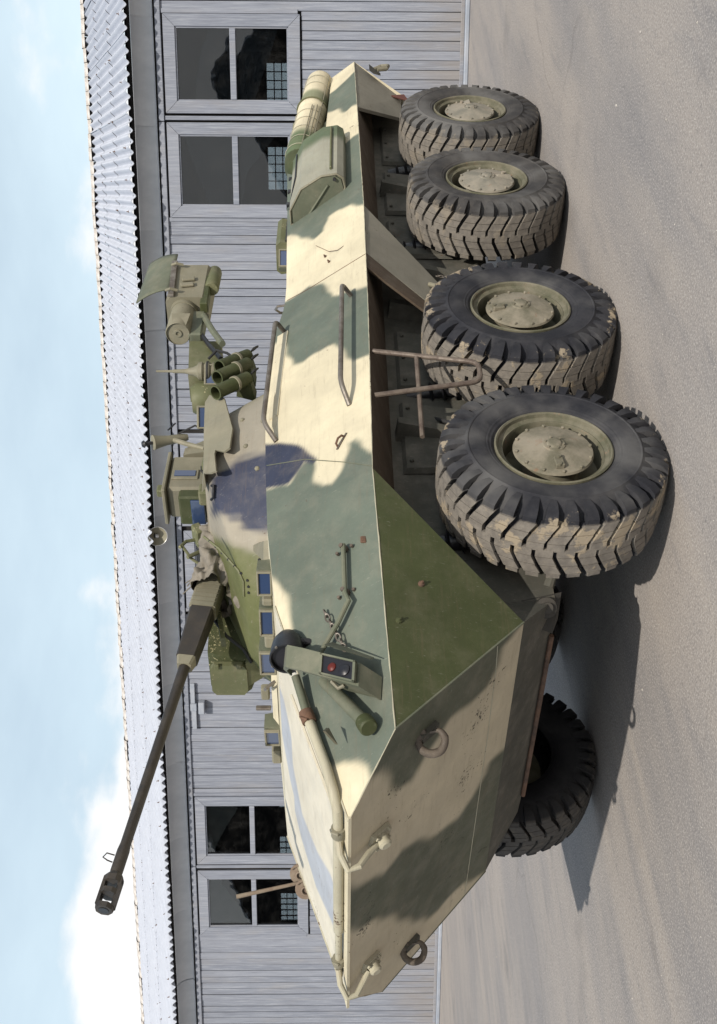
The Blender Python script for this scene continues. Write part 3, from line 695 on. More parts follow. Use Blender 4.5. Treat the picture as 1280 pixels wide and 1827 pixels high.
# weld lines, scribed joints and small fittings on the left side plate
NS = V((0, .81, .587))
def sp(x, z, h=0.0):
    """point on the left side plate at length x, height z, raised h"""
    if x <= .135:
        a, b = crease(x), poly_at(TOP, max(x, -4.7)); t = (z-a.z)/(b.z-a.z); return lerp(a, b, t)+NS*h
    n = V((.155, .770, .474)).normalized(); y = D.y-(n.x*(x-D.x)+n.z*(z-D.z))/n.y
    y -= .10*sm(1.1, 1.8, x); return V((x, y, z))+n*h
for pl in ([(-2.243, 1.552), (-2.283, 1.95), (-2.324, 2.10)], [(-.42, 2.15), (-.277, 1.921), (-.05, 1.70), (.113, 1.562)]):
    MB().tube([sp(a, b, .001) for a, b in pl], .0026, 5).build('weld_seam', M['graygreen'] if pl[0][0] > -1 else M['rust'], veh)
for x, z in ((-2.482, 1.802), (-2.60, 1.83)):
    MB().lathe([(.010, 0), (.010, .010), (.006, .012), (.005, .022)], sp(x, z), NS, 8).build('rivet', M['rust'], veh)
MB().tube([sp(-2.86, 1.90, .008), sp(-2.62, 1.80, .012), sp(-2.56, 1.74, .008), sp(-2.58, 1.70, .0)], .0022, 6).build('hatch_rod', M['rust'], veh)
# handrails
def rail(pts, name='handrail', r=.0155, mat='steel'):
    P = [V(q) for q in pts]; out = [P[0]]
    for i in range(1, len(P)-1):
        a, b, c = P[i-1], P[i], P[i+1]; k = min(.06, (a-b).length*.45, (c-b).length*.45)
        p0 = b+(a-b).normalized()*k; p1 = b+(c-b).normalized()*k
        for t in range(5): f = t/4; out.append(p0*(1-f)**2+b*2*f*(1-f)+p1*f*f)
    out.append(P[-1])
    MB().tube(out, r, 10).build(name, M[mat], veh)
rail([sp(-1.79, 1.655), sp(-1.80, 1.655, .10), sp(-.66, 1.665, .10), sp(-.55, 1.672)])
rail([sp(-1.83, 2.10), sp(-1.84, 2.10, .10), sp(-.72, 2.13, .09), sp(-.60, 2.10)])
MB().hull([sp(x, z, h) for x, z in ((-1.80, 2.07), (-.85, 2.10), (-1.80, 2.14), (-.85, 2.15)) for h in (.0, .012)]).build('rail_backing', M['cream'], veh)
MB().tube([V((-2.28, 1.0, 2.11)), V((-2.30, .98, 2.17)), V((-2.36, .92, 2.19)), V((-2.42, .86, 2.16)), V((-2.42, .86, 2.11))], .009, 8).build('roof_handle', M['steel'], veh)
# lifting eye
MB().tube([sp(-.275, 1.70, .0), sp(-.27, 1.705, .022), sp(-.25, 1.72, .03), sp(-.225, 1.735, .022), sp(-.22, 1.738, .0)], .0065, 8).build('lifting_eye', M['rust'], veh)
MB().hull([sp(x, z, h) for x, z in ((-.30, 1.693), (-.20, 1.745), (-.295, 1.685), (-.195, 1.735)) for h in (.0, .006)]).build('eye_base', M['hookm'], veh)
# ladder step under the crease
rail([(-1.03, 1.40, 1.53), (-.86, 1.43, .915), (-.66, 1.43, .92), (-.56, 1.40, 1.53)], 'step_bar', .0155, 'stepm')
MB().tube([(-.925, 1.42, 1.275), (-.30, 1.30, 1.27)], .014, 9).build('step_bar', M['stepm'], veh)
# rear shackle and reflector
MB().tube([V((-6.16, 1.36, 1.40)), V((-6.22, 1.37, 1.33)), V((-6.17, 1.39, 1.27)), V((-6.07, 1.40, 1.29)), V((-6.05, 1.40, 1.37))], .022, 8).build('rear_shackle', M['tan'], veh)
MB().hull([(-6.2, 1.36, 1.41), (-5.98, 1.38, 1.41), (-6.2, 1.40, 1.45), (-5.98, 1.41, 1.45), (-6.05, 1.34, 1.34), (-6.12, 1.34, 1.34)]).build('shackle_base', M['lower'], veh)
MB().prism([(-5.90, 1.22, 1.12), (-5.72, 1.22, 1.08), (-5.86, 1.22, 1.27)], (-.012, -.012, 0)).build('red_reflector', M['redtri'], veh)

# ------------------------------------------------------------------ wheels
def tyre_mesh():
    m = MB()
    prof = [(.300, -.02), (.312, .0), (.345, .022), (.400, .034), (.447, .0345), (.451, .038), (.456, .038), (.460, .033), (.500, .018), (.530, -.010), (.552, -.034), (.562, -.06), (.568, -.19),
            (.562, -.32), (.552, -.346), (.530, -.372), (.500, -.398), (.455, -.414), (.40, -.414), (.345, -.40), (.312, -.38), (.30, -.36)]
    m.lathe(prof, (0, 0, 0), (0, 1, 0), 96, False)
    N = 35; pitch = 2*math.pi/N
    def pt(th, y, r): return (r*math.cos(th), y, r*math.sin(th))
    def surf(y): return .608-.010*((y+.19)/.17)**2
    for side in (1, -1):
        for i in range(N):
            t0 = i*pitch + (0 if side > 0 else pitch*.5)+random.uniform(-.006, .006); jr = random.uniform(-.004, .002); long_ = (i % 2)*.012
            yy = lambda d: -.19+side*d
            # shoulder lug running down the sidewall
            w = pitch*random.uniform(.275, .315)
            secs = [(t0-.004, .220, .468-long_, .455-long_, w*.62), (t0-.002, .223, .515, .490, w*.85), (t0, .213, .560, .515, w*.98), (t0+.003, .188, .594+jr, .54, w), (t0+.006, .160, surf(yy(.160))+jr, .555, w)]
            vv = []
            for th, d, rt, rb, ww in secs:
                dd = d-.02 if rt < .59 else d
                vv += [pt(th-ww*1.08, yy(dd), rb), pt(th-ww, yy(d), rt), pt(th+ww, yy(d), rt), pt(th+ww*1.08, yy(dd), rb)]
            fs = []
            for k in range(len(secs)-1):
                for j in range(3): fs.append((4*k+j, 4*k+j+1, 4*k+5+j, 4*k+4+j))
            fs += [(0, 1, 2, 3), (4*len(secs)-1, 4*len(secs)-2, 4*len(secs)-3, 4*len(secs)-4)]
            m.add(vv, fs)
            # tread bars, kinked, split by narrow sipes
            for (d0, a0), (d1, a1), ww in (((.157, .008), (.102, .060), pitch*.385), ((.097, .063), (.047, .105), pitch*.405), ((.042, .107), (-.004, .107), pitch*.41)):
                vv = []
                for d, a_ in ((d0, a0), (d1, a1)):
                    th = t0+a_; r = surf(yy(d))+jr*.5
                    vv += [pt(th-ww*1.06, yy(d), .56), pt(th-ww*.97, yy(d), r), pt(th+ww*.97, yy(d), r), pt(th+ww*1.06, yy(d), .56)]
                m.add(vv, [(0, 1, 5, 4), (1, 2, 6, 5), (2, 3, 7, 6), (0, 3, 2, 1), (4, 5, 6, 7)])
    return [m.mesh('tyre', M[k], 38) for k in ('rubber', 'rubber_grey', 'rubber_shade')]
def rim_mesh():
    m = MB().lathe([(.300, -.02), (.312, -.004), (.312, .012), (.304, .017), (.296, .010), (.292, -.010), (.272, -.020), (.266, -.018), (.262, -.026), (.255, -.15), (.19, -.17), (.05, -.17)], (0, 0, 0), (0, 1, 0), 56, False)
    m.lathe([(.298, -.01), (.304, .0)], (0, 0, 0), (0, 1, 0), 56, False)
    return m.mesh('wheel', M['rim'], 35)
def hub_mesh(kind):
    m = MB().lathe([(.150, -.17), (.155, -.040), (.200, -.030), (.213, -.020), (.207, -.008), (.194, -.005), (.062, .024), (.058, .030), (.042, .032), (.036, .040), (.030, .042)], (0, 0, 0), (0, 1, 0), 48)
    for i in range(12):
        a = 2*math.pi*i/12+.13; m.lathe([(.0095, -.010), (.0095, .003), (.006, .006)], (.199*math.cos(a), 0, .199*math.sin(a)), (0, 1, 0), 6)
    for i in range(6):
        a = 2*math.pi*i/6; m.lathe([(.0065, .028), (.0065, .041)], (.048*math.cos(a), 0, .048*math.sin(a)), (0, 1, 0), 6)
    if kind == 0:
        m.box((-.095, .014, .105), (.075, .03, .05), Matrix.Rotation(.85, 3, 'Y'), .006); m.lathe([(.012, 0), (.012, .014)], (-.118, .022, .125), (0, 1, 0), 8); m.lathe([(.012, 0), (.012, .014)], (-.075, .024, .085), (0, 1, 0), 8)
    else:
        m.hull([(.03, .014, -.06), (-.03, .014, -.06), (.06, -.006, -.19), (-.05, -.006, -.19), (.02, .032, -.09), (.03, .026, -.18)]); m.lathe([(.014, 0), (.014, .03)], (-.04, -.006, -.15), (0, 1, 0), 8)
    return m.mesh('hub_cap', M['hub'] if kind == 0 else M['hub_dusty'], 35)
TY, RM, HB = tyre_mesh(), rim_mesh(), [hub_mesh(0), hub_mesh(1)]
AX = [0.0, -1.433, -3.4275, -4.876]
WZ = [.605, .602, .606, .605]; WY = [1.449, 1.470, 1.449, 1.449]
for s in (1, -1):
    for i, x in enumerate(AX):
        w = link('wheel', RM, veh, (x, WY[i]*s, WZ[i]), (0, [2.35, .9, .3, 1.7][i]+(0 if s > 0 else 1.1), 0 if s > 0 else math.pi))
        ty = link('tyre', TY[2 if s < 0 else (0 if i < 2 else 1)], w); hb = link('hub_cap', HB[0 if i < 2 else 1], w)
        # suspension arm, strut and drive shaft
        ar = MB(); ar.tube([(x+.10, 1.12*s, .60), (x+.16, .72*s, .66)], .05, 10); ar.tube([(x-.10, 1.12*s, .60), (x-.16, .72*s, .66)], .05, 10); ar.tube([(x, 1.25*s, .62), (x, .6*s, .68)], .055, 12)
        ar.lathe([(.10, 0), (.16, .05), (.16, .12), (.09, .2)], (x, 1.28*s, .615), (0, -s, 0), 20)
        ar.build('suspension_arm', M['lower'], veh)
        st = MB(); st.tube([(x+.22, 1.08*s, .72), (x+.24, .96*s, 1.30)], .05, 12)
        for k in range(7): st.lathe([(.055, -.012), (.078, 0), (.055, .012)], lerp((x+.222, 1.07*s, .78), (x+.24, .97*s, 1.22), k/6), (.02, -.12*s, .58), 14, False)
        st.build('shock_absorber', M['black'], veh)
# steering gear and jacking point visible behind the bow
MB().tube([(.34, -.95, .60), (.34, .95, .60)], .032, 10).build('track_rod', M['lower'], veh)
tw = MB(); tw.hull([(.63, .95, .80), (.55, .93, .58), (.73, .81, .64), (.69, .88, .84), (.49, .85, .68), (.57, .75, .58)]); tw.lathe([(.055, 0), (.055, .03), (.03, .034), (.03, .05)], (.65, .92, .68), (.75, .6, -.1), 18)
tw.build('jacking_point', M['casting'], veh)
MB().tube([(.50, .92, .64), (.44, .98, .61)], [.03, .025], 10).build('ball_joint', M['lower'], veh)
for x0, x1 in ((-1.05, -.35), (-1.9, -1.2), (-4.55, -3.75), (-3.6, -3.0), (-5.6, -4.75)):
    ap = MB().hull([(a, y, z) for a, y, z in [(x0, 1.0, 1.36), (x1, 1.0, 1.36), (x0+.05, .97, .86), (x1-.05, .97, .86), (x0+.02, 1.03, 1.34), (x1-.02, 1.03, 1.34), (x0+.07, 1.0, .90), (x1-.07, 1.0, .90)]]).build('wheel_bay_panel', M['lower'], veh)
    for t in (.12, .5, .88): MB().lathe([(.014, 0), (.014, .014), (.008, .018)], (x0+(x1-x0)*t, 1.028, 1.31), (0, 1, .1), 6).build('bolt', M['lower'], ap)
    MB().tube([((x0+x1)/2-.2, 1.0, 1.15), ((x0+x1)/2-.05, 1.07, 1.05), ((x0+x1)/2+.12, 1.06, .95), ((x0+x1)/2+.2, 1.0, .80)], .014, 8).build('brake_hose', M['rubberblack'], veh)
for x in (-.72, -2.15, -2.75, -4.15):
    MB().hull([(x-.06, .95, 1.40), (x+.06, .95, 1.40), (x-.03, 1.12, 1.38), (x+.03, 1.12, 1.38), (x-.05, .95, .78), (x+.05, .95, .78), (x-.03, 1.0, .80), (x+.03, 1.0, .80)]).build('bay_rib', M['lower'], veh)
# chain hanging behind the second wheel
for k in range(9):
    c_ = V((-2.42+.006*k, 1.16, 1.03-.022*k)); m = MB(); a_ = math.pi/2*(k % 2)
    m.tube([c_+V((math.cos(a_)*.009*math.cos(t), math.sin(a_)*.009*math.cos(t), .017*math.sin(t))) for t in [i*math.pi/5 for i in range(10)]], .0032, 5, closed=True)
    m.build('chain_link', M['steel'], veh)
MB().tube([(-2.30, 1.16, 1.10), (-2.02, 1.24, .86)], .016, 8).build('prop_rod', M['tan'], veh)

# ------------------------------------------------------------------ turret
TX = -.95; TZ0, TZ1, TR0, TR1 = 2.12, 2.56, 1.01, .765
def turret_color(q):
    a = math.degrees(math.atan2(q[1], q[0]-TX)); z = q[2]
    if q[2] > TZ1-.004: return mixc(TAN, (.34, .31, .25), .5)
    wob = .010*math.sin(a*.6)+.008*math.sin(a*1.7+z*20)
    p = (a*.0155, z); nv = sdist(p, [(b*.0155, c) for b, c in TURRET_NAVY])+wob
    col = mixc(TAN, NAVY, sm(-.028, .022, nv))
    edge = 41-(2.53-z)*20
    col = mixc(col, OLIVE, sm(-3, 3, edge-a+wob*60))
    return mixc(col, (.19, .19, .12), sm(0, 25, a-105))
def tcut(q):
    x, y, z = q; lim = -.70+(2.56-min(z, 2.56))/.26*.62
    return (min(x, lim), y, z) if z > 2.30 else (min(x, lim), y, z)
tm = MB()
tm.grid(lambda u, v: tcut((TX+(TR0+(TR1-TR0)*v)*math.cos(2*math.pi*u), (TR0+(TR1-TR0)*v)*math.sin(2*math.pi*u), TZ0+(TZ1-TZ0)*v)), 220, 22)
tm.grid(lambda u, v: tcut((TX+TR1*(1-v)*math.cos(2*math.pi*u), TR1*(1-v)*math.sin(2*math.pi*u), TZ1+.02*v)), 60, 6)
turret = tm.build('turret', M['camo'], veh, 40, turret_color)
MB().lathe([(1.06, 2.09), (1.06, 2.135), (1.0, 2.14)], (TX, 0, 0), (0, 0, 1), 80, False).build('turret_ring', M['cream'], turret)
# seam with screws along the turret front
def tp_(a, z, h=0.0):
    r = TR0+(TR1-TR0)*(z-TZ0)/(TZ1-TZ0)+h; a = R_(a); return V((TX+r*math.cos(a), r*math.sin(a), z))
MB().tube([tp_(41, 2.55, .004), tp_(36, 2.45, .004), tp_(28, 2.33, .004), tp_(24, 2.30, .004), tp_(18, 2.30, .004)], .008, 6).build('canvas_strip', M['olive_light'], turret)
for k in range(9):
    t = k/8; a = 39-19*t; z = 2.53-.24*min(1, t*1.3)
    MB().lathe([(.008, 0), (.008, .010)], tp_(a, z-.02, 0), tp_(a, z, 1)-tp_(a, z, 0), 6).build('screw', M['black'], turret)
for a, z in ((33, 2.2), (30, 2.2), (22, 2.2), (19, 2.19), (12, 2.2), (9, 2.19)): MB().lathe([(.009, 0), (.009, .010)], tp_(a, z, 0), tp_(a, z, 1)-tp_(a, z, 0), 6).build('screw', M['black'], turret)
# clamp between turret and roof
MB().hull([tp_(39, 2.20, .0), tp_(35, 2.19, .0), tp_(39.5, 2.16, .06), tp_(35, 2.15, .06), tp_(38, 2.235, .015), tp_(36, 2.235, .015)]+[V((.06, .86, 2.10)), V((.16, .80, 2.10)), V((.05, .84, 2.15)), V((.15, .78, 2.15))]).build('travel_clamp', M['tan'], turret)
# skirt plate over the turret side
SK = [(-1.459, .782, 2.585), (-1.322, .854, 2.472), (-.903, .911, 2.383), (-.709, .909, 2.386), (-.700, .885, 2.42), (-.766, .849, 2.48), (-.729, .847, 2.483), (-.541, .864, 2.456), (-.548, .842, 2.491), (-.585, .813, 2.537), (-.995, .787, 2.578), (-1.397, .766, 2.610)]
skirt = MB().prism(SK, (0, .010, .007)).build('skirt_plate', M['tan'], turret, 20)
MB().hull([(-1.40, .768, 2.61), (-.60, .81, 2.545), (-1.40, .70, 2.60), (-.60, .66, 2.57), (-1.40, .70, 2.57), (-.60, .70, 2.54)]).build('skirt_top', M['tan'], turret)
MB().tube([tp_(57, 2.505, .005), tp_(57.5, 2.49, .02), tp_(63, 2.49, .02), tp_(63.5, 2.505, .005)], .009, 6).build('turret_handle', M['black'], turret)
# gun
G0 = V((-.62, 0, 2.527)); G1 = V((1.69, 0, 2.853)); GD = (G1-G0).normalized(); GS = V((0, 1, 0)); GU = GD.cross(GS)*-1
if GU.z < 0: GU = -GU
def gp_(d, a, b): return G0+GD*d+GS*a+GU*b
def gbox(mb, d0, d1, w0, w1, h0, h1, ch=.012):
    pts = []
    for d, w, h in ((d0, w0, h0), (d1, w1, h1)):
        for sx in (-1, 1):
            for sy in (-1, 1): pts += [gp_(d, sx*(w-ch), sy*h), gp_(d, sx*w, sy*(h-ch))]
    return mb.hull(pts)
gun = MB().tube([gp_(.62, 0, 0), gp_(.86, 0, 0), gp_(1.3, 0, 0), gp_(2.06, 0, 0), gp_(2.10, 0, 0), gp_(2.22, 0, 0), gp_(2.24, 0, 0)], [.038, .033, .030, .0275, .032, .032, .028], 20).build('gun_barrel', M['gun'], turret)
hs = gbox(MB(), .40, .80, .062, .052, .075, .060).build('barrel_housing', M['gun'], turret)
rs = MB()
for k in range(9): gbox(rs, .06+.038*k, .06+.038*k+.030, .066, .066, .083, .083)
gbox(rs, .05, .41, .060, .060, .077, .077)
rs.build('recoil_sleeve', M['tan'], turret)
cl = MB(); gbox(cl, .80, .86, .050, .040, .056, .042); cl.build('barrel_clamp', M['tan'], turret)
mz = MB(); A0, A1 = 2.24, 2.43
# muzzle brake: octagonal block with real baffle slots, bore darkness painted as a black disc
def oct_(d, r, c_=.42):
    k = r*c_; return [gp_(d, a, b) for a, b in ((r, k), (k, r), (-k, r), (-r, k), (-r, -k), (-k, -r), (k, -r), (r, -k))]
for d0, d1, r0, r1 in ((2.235, 2.255, .034, .047), (2.255, 2.285, .047, .047), (2.325, 2.352, .046, .046), (2.405, 2.43, .046, .041)): mz.hull(oct_(d0, r0)+oct_(d1, r1))
for b in (.039, -.039): mz.hull([gp_(d, a, b+c_) for d in (2.26, 2.41) for a in (-.026, .026) for c_ in (-.008, .008)])
mz.build('muzzle_brake', M['gun'], turret)
MB().lathe([(.020, 0), (.026, .002)], gp_(2.4302, 0, 0), GD, 18).build('bore_dark_disc', M['black'], turret)
MB().tube([gp_(2.13, .0, .036), gp_(2.13, .012, .075), gp_(2.16, .02, .085), gp_(2.17, .012, .06), gp_(2.17, 0, .036)], .0035, 6).build('sight_ring', M['gun'], turret)
# canvas mantlet cover: lumpy folds round the gun root
def canv(u, v):
    a = 2*math.pi*u; d = -.30+.56*v
    r = (.235-.10*v)*(1+.11*math.sin(a*5+v*9)+.08*math.sin(a*9+v*23)+.08*math.sin(v*27+a*3)+.05*math.sin(v*45-a*7)+.03*math.sin(a*23+v*11))
    ca, sa = math.cos(a), math.sin(a); k = 1/max(abs(ca), abs(sa))**.55
    return gp_(d, ca*r*k*1.25, sa*r*k*.88-.075*(1-v)-.02)
cv = MB().grid(canv, 120, 50)
canvas = cv.build('mantlet_cover', M['canvas'], turret, 75)
fl = MB().grid(lambda u, v: (-.60+.44*v+.015*math.sin(v*23), .10+.10*u+.018*math.sin(v*31+u*4), 2.43-.11*u-.07*v+.016*math.sin(v*17+u*9)), 16, 40)
fl.build('cover_flap', M['canvas'], canvas, 75)
MB().lathe([(.040, -.02), (.042, .01), (.034, .016), (.030, .006), (.0, .006)], gp_(.02, .06, .055), V((.75, .5, .15)), 20).build('coax_port', M['gun'], turret)
# infra-red lamp box to the right of the gun
ib = MB(); I0 = V((-.24, -.42, 2.44))
ib.hull([(x, y, z) for x, y, z in [(-.50, -.24, 2.30), (-.50, -.62, 2.30), (-.03, -.26, 2.30), (-.03, -.60, 2.30), (-.50, -.25, 2.585), (-.50, -.61, 2.585), (-.05, -.27, 2.565), (-.05, -.59, 2.565), (.02, -.28, 2.33), (.02, -.58, 2.33), (-.05, -.34, 2.27), (-.05, -.52, 2.27)]])
ib.v = [(a-.09, b, c) for a, b, c in ib.v]; irl = ib.build('infrared_lamp', M['peel'], turret)
MB().hull([(-.078+a, y, z) for a in (0, .035) for y, z in [(-.29, 2.34), (-.57, 2.34), (-.29, 2.52), (-.57, 2.52), (-.33, 2.545), (-.53, 2.545), (-.33, 2.315), (-.53, 2.315)]]).build('lamp_door', M['olive_light'], irl)
for z in (2.36, 2.50): MB().box((-.035, -.29, z), (.02, .04, .03), ch=.004).build('hinge', M['olive_light'], irl)
MB().hull([(-.3, -.24, 2.20), (-.1, -.24, 2.20), (-.3, -.45, 2.20), (-.1, -.45, 2.20), (-.35, -.24, 2.32), (-.05, -.28, 2.32), (-.35, -.5, 2.32), (-.05, -.5, 2.32)]).build('lamp_bracket', M['olive_light'], irl)
MB().tube([(-.45, -.22, 2.50), (-.3, -.16, 2.52), (-.15, -.13, 2.44), (-.1, -.2, 2.33), (-.05, -.27, 2.28)], .011, 8).build('lamp_cable', M['rubberblack'], irl)
MB().hull([(-.42, -.12, 2.50), (-.12, -.12, 2.44), (-.42, -.22, 2.50), (-.12, -.2, 2.44), (-.42, -.12, 2.53), (-.12, -.12, 2.47), (-.42, -.22, 2.53), (-.12, -.2, 2.47)]).build('cable_guard', M['olive_light'], irl)
# commander's sight
cs = MB(); cs.box((-1.20, .22, 2.735), (.36, .26, .27), ch=.02); cs.box((-1.19, .22, 2.885), (.42, .30, .025), ch=.006)
sight = cs.build('commander_sight', M['tan'], turret)
MB().box((-1.165, .355, 2.76), (.10, .014, .18), ch=.004).build('sight_window_frame', M['tan'], sight)
MB().box((-1.165, .363, 2.76), (.055, .01, .14)).build('sight_window', M['blueglass'], sight)
MB().box((-.985, .22, 2.70), (.09, .24, .17), ch=.012).build('sight_hood', M['olive'], sight)
MB().box((-.935, .22, 2.66), (.02, .2, .09), ch=.004).build('sight_lens', M['blueglass'], sight)
MB().box((-1.02, .33, 2.905), (.07, .06, .05), ch=.008).build('catch', M['olive_light'], sight)
MB().hull([(-1.42, .10, 2.6), (-1.42, .36, 2.6), (-1.62, .12, 2.6), (-1.62, .34, 2.6), (-1.40, .12, 2.80), (-1.40, .34, 2.80), (-1.50, .14, 2.80), (-1.50, .32, 2.80)]).build('sight_mount', M['tan'], sight)
# signal lamp on the sight
sgl = MB().lathe([(.022, -.15), (.03, -.12), (.034, 0), (.046, .07), (.055, .10), (.05, .105)], (-1.62, .3, 2.94), (.42, .12, .9), 18).build('signal_lamp', M['tan'], turret)
MB().lathe([(.012, 0), (.014, .05), (.028, .06), (.02, .075)], (-1.575, .312, 3.035), (.42, .12, .9), 10).build('lamp_finial', M['black'], sgl)
MB().tube([(-1.63, .3, 2.90), (-1.52, .34, 2.78), (-1.46, .35, 2.66)], .018, 8).build('lamp_stalk', M['tan'], sgl)
MB().tube([(-1.66, .33, 2.86), (-1.66, .40, 2.74), (-1.56, .42, 2.66), (-1.48, .40, 2.62), (-1.42, .36, 2.64)], .007, 7).build('lamp_wire', M['rubberblack'], sgl)
MB().tube([(-1.74, .3, 2.95), (-1.80, .32, 2.90)], .006, 6).build('wire_end', M['black'], sgl)
# roof periscopes on the turret
def periscope(c, yaw, w, h, d, parent, mat='olive_light', glassf=.62):
    r = Matrix.Rotation(yaw, 3, 'Z'); c = V(c)
    m = MB().hull([c+r@V((x, y, z)) for x, y, z in [(-d/2, -w/2, 0), (-d/2, w/2, 0), (d/2, -w/2, 0), (d/2, w/2, 0), (-d/2*.7, -w/2, h), (-d/2*.7, w/2, h), (d/2*.8, -w/2, h), (d/2*.8, w/2, h)]])
    p = m.build('periscope', M[mat], parent)
    fr = MB()
    for a, b, ww, hh in ((0, h*.93, w*.96, h*.12), (0, h*.10, w*.96, h*.12), (-w*.45, h*.5, w*.07, h*.9), (w*.45, h*.5, w*.07, h*.9)):
        fr.box(c+r@V((d/2+.006, a, b)), (.022, ww, hh), r, .003)
    fr.build('periscope_frame', M['tan'], p)
    MB().box(c+r@V((d/2+.002, 0, h*.52)), (.008, w*.84, h*.72), r).build('periscope_glass', M['blueglass'], p)
    return p
periscope((-1.62, .50, 2.575), .6, .16, .13, .16, turret); periscope((-1.95, .62, 2.56), .75, .15, .12, .12, turret, 'tan')
for a, z in ((78, 2.30), (84, 2.42), (96, 2.34), (104, 2.44), (66, 2.22), (88, 2.20)):
    MB().lathe([(.016, 0), (.015, .010), (.008, .016)], tp_(a, z, -.002), tp_(a, z, 1)-tp_(a, z, 0), 8).build('rivet', M['tan'], turret)
for x, y, w_, h_ in ((-1.50, .20, .14, .10), (-1.78, .28, .18, .07), (-.92, .38, .10, .07), (-1.05, .50, .12, .05), (-1.32, .54, .10, .06)):
    MB().box((x, y, TZ1+.01+h_/2), (w_, .12, h_), Matrix.Rotation(random.uniform(-.4, .4), 3, 'Z'), .012).build('roof_fitting', M[random.choice(['tan', 'olive_light', 'graygreen'])], turret)
for k in range(4):
    x = -1.75+.22*k; MB().tube([(x, .46, TZ1+.02), (x+.03, .50, TZ1+.07), (x+.10, .52, TZ1+.06), (x+.15, .50, TZ1+.02)], .007, 6).build('cable_loop', M['rubberblack'], turret)
MB().lathe([(.21, 0), (.21, .03), (.19, .05), (.05, .07)], (-1.05, -.32, TZ1+.005), (0, 0, 1), 30).build('turret_hatch', M['tan'], turret)
# fittings above the canvas
fx = MB(); fx.tube([(-.86, .06, 2.60), (-.80, .08, 2.74), (-.72, .10, 2.77)], .012, 7); fx.tube([(-.80, .02, 2.60), (-.68, .05, 2.72)], .014, 7); fx.box((-.84, .1, 2.66), (.10, .14, .06), Matrix.Rotation(.5, 3, 'Y'), .008); fx.tube([(-.74, .10, 2.76), (-.70, .02, 2.70), (-.66, -.02, 2.62)], .01, 6)
fx.build('travel_lock', M['olive_light'], turret)
wr = MB()
for k, (y, z) in enumerate(((.02, 2.72), (-.05, 2.74), (.05, 2.70))): wr.tube([(-.55, y, 2.60), (-.52, y-.01, z-.05), (-.50+.03*k, y-.03, z)], .0045, 5)
wr.build('cover_cord', M['canvas'], canvas)
# ------------------------------------------------------------------ smoke grenade tubes
for k, (a, b) in enumerate((((-1.559, .86, 2.340), (-1.318, .905, 2.532)), ((-1.752, .85, 2.352), (-1.495, .905, 2.536)), ((-1.873, .84, 2.360), (-1.624, .905, 2.532)))):
    a, b = V(a), V(b); d = (b-a); L = d.length; d.normalize()
    tb = MB().lathe([(.045, 0), (.046, L*.35), (.050, L*.37), (.050, L*.42), (.046, L*.44), (.046, L-.01), (.049, L-.008), (.049, L), (.040, L), (.039, L*.5), (0.001, L*.5)], a, d, 24, False).build('smoke_tube', M['olive'], turret)
    MB().lathe([(.047, L*.36), (.053, L*.365), (.053, L*.43), (.047, L*.435)], a, d, 24, False).build('tube_band', M['tan'], tb)
    MB().hull([a+V((-.05, -.14, -.05)), a+V((.07, -.14, -.05)), a+V((-.05, -.02, -.02)), a+V((.05, .0, -.02)), a+V((-.04, -.12, .08)), a+V((.04, -.12, .08)), a+d*.06+V((0, -.02, .03))]).build('tube_bracket', M['olive'], tb)
    MB().tube([a+V((0, .0, .0)), a+V((-.05, .03, -.04)), a+V((-.12, .0, -.06)), a+V((-.16, -.06, -.02))], .007, 6).build('tube_wire', M['rubberblack'], tb)
# ------------------------------------------------------------------ missile launcher on the turret rear
lb = MB()
lb.hull([(x, y, z) for x in (-3.38, -2.86) for y, z in [(.46, 2.78), (.46, 3.02), (.50, 3.06), (.70, 3.06), (.74, 3.02), (.74, 2.78), (.70, 2.74), (.50, 2.74)]])
lau = lb.build('missile_launcher', M['tan'], turret)
MB().lathe([(.092, -.02), (.092, .40), (.086, .41), (.086, .395), (.03, .395), (.028, .405), (.016, .405), (.014, .395), (.001, .395)], (-2.86, .62, 2.925), (1, .10, .0), 32, False).build('launcher_sight_tube', M['tan'], lau)
MB().lathe([(.105, 0), (.098, .06)], (-2.87, .62, 2.925), (1, .10, 0), 32).build('tube_collar', M['tan'], lau)
MB().box((-2.62, .60, 2.80), (.34, .13, .10), ch=.012).build('launcher_arm', M['graygreen'], lau)
MB().hull([(x, y, z) for x, y, z in [(-2.47, .70, 2.86), (-2.47, .70, 2.96), (-2.60, .72, 2.84), (-2.60, .72, 2.98), (-2.47, .73, 2.86), (-2.47, .73, 2.96), (-2.60, .75, 2.84), (-2.60, .75, 2.98)]]).build('tube_latch', M['tan'], lau)
# hinged blast flap: thin curved sheet
fp_ = MB().grid(lambda u, v: (-3.52+.58*u-.06*v*(1-u), .765-.02*v-.10*v*v, 3.035+.27*v-.02*(1-u)*v), 12, 8)
fpo = fp_.build('blast_flap', M['graygreen'], lau, 60); sdm = fpo.modifiers.new('thickness', 'SOLIDIFY'); sdm.thickness = .010
MB().box((-3.13, .755, 3.03), (.56, .02, .045), Matrix.Rotation(.06, 3, 'Y'), .004).build('flap_hinge', M['steel'], lau)
for x in (-3.34, -2.93): MB().tube([(x, .76, 3.06), (x+.03, .79, 3.02), (x+.02, .77, 2.97)], .012, 7).build('hinge_arm', M['tan'], lau)
for x in (-3.12, -3.03): MB().box((x, .755, 2.91), (.05, .02, .10), Matrix.Rotation(.2, 3, 'Y'), .005).build('catch', M['tan'], lau)
MB().lathe([(.052, 0), (.058, .03), (.058, .36), (.05, .38)], (-3.42, .66, 2.735), (1, .12, -.02), 20).build('missile_tube', M['olive_light'], lau)
MB().box((-3.0, .69, 2.765), (.44, .09, .06), Matrix.Rotation(.02, 3, 'Y'), .008).build('launch_rail', M['olive'], lau)
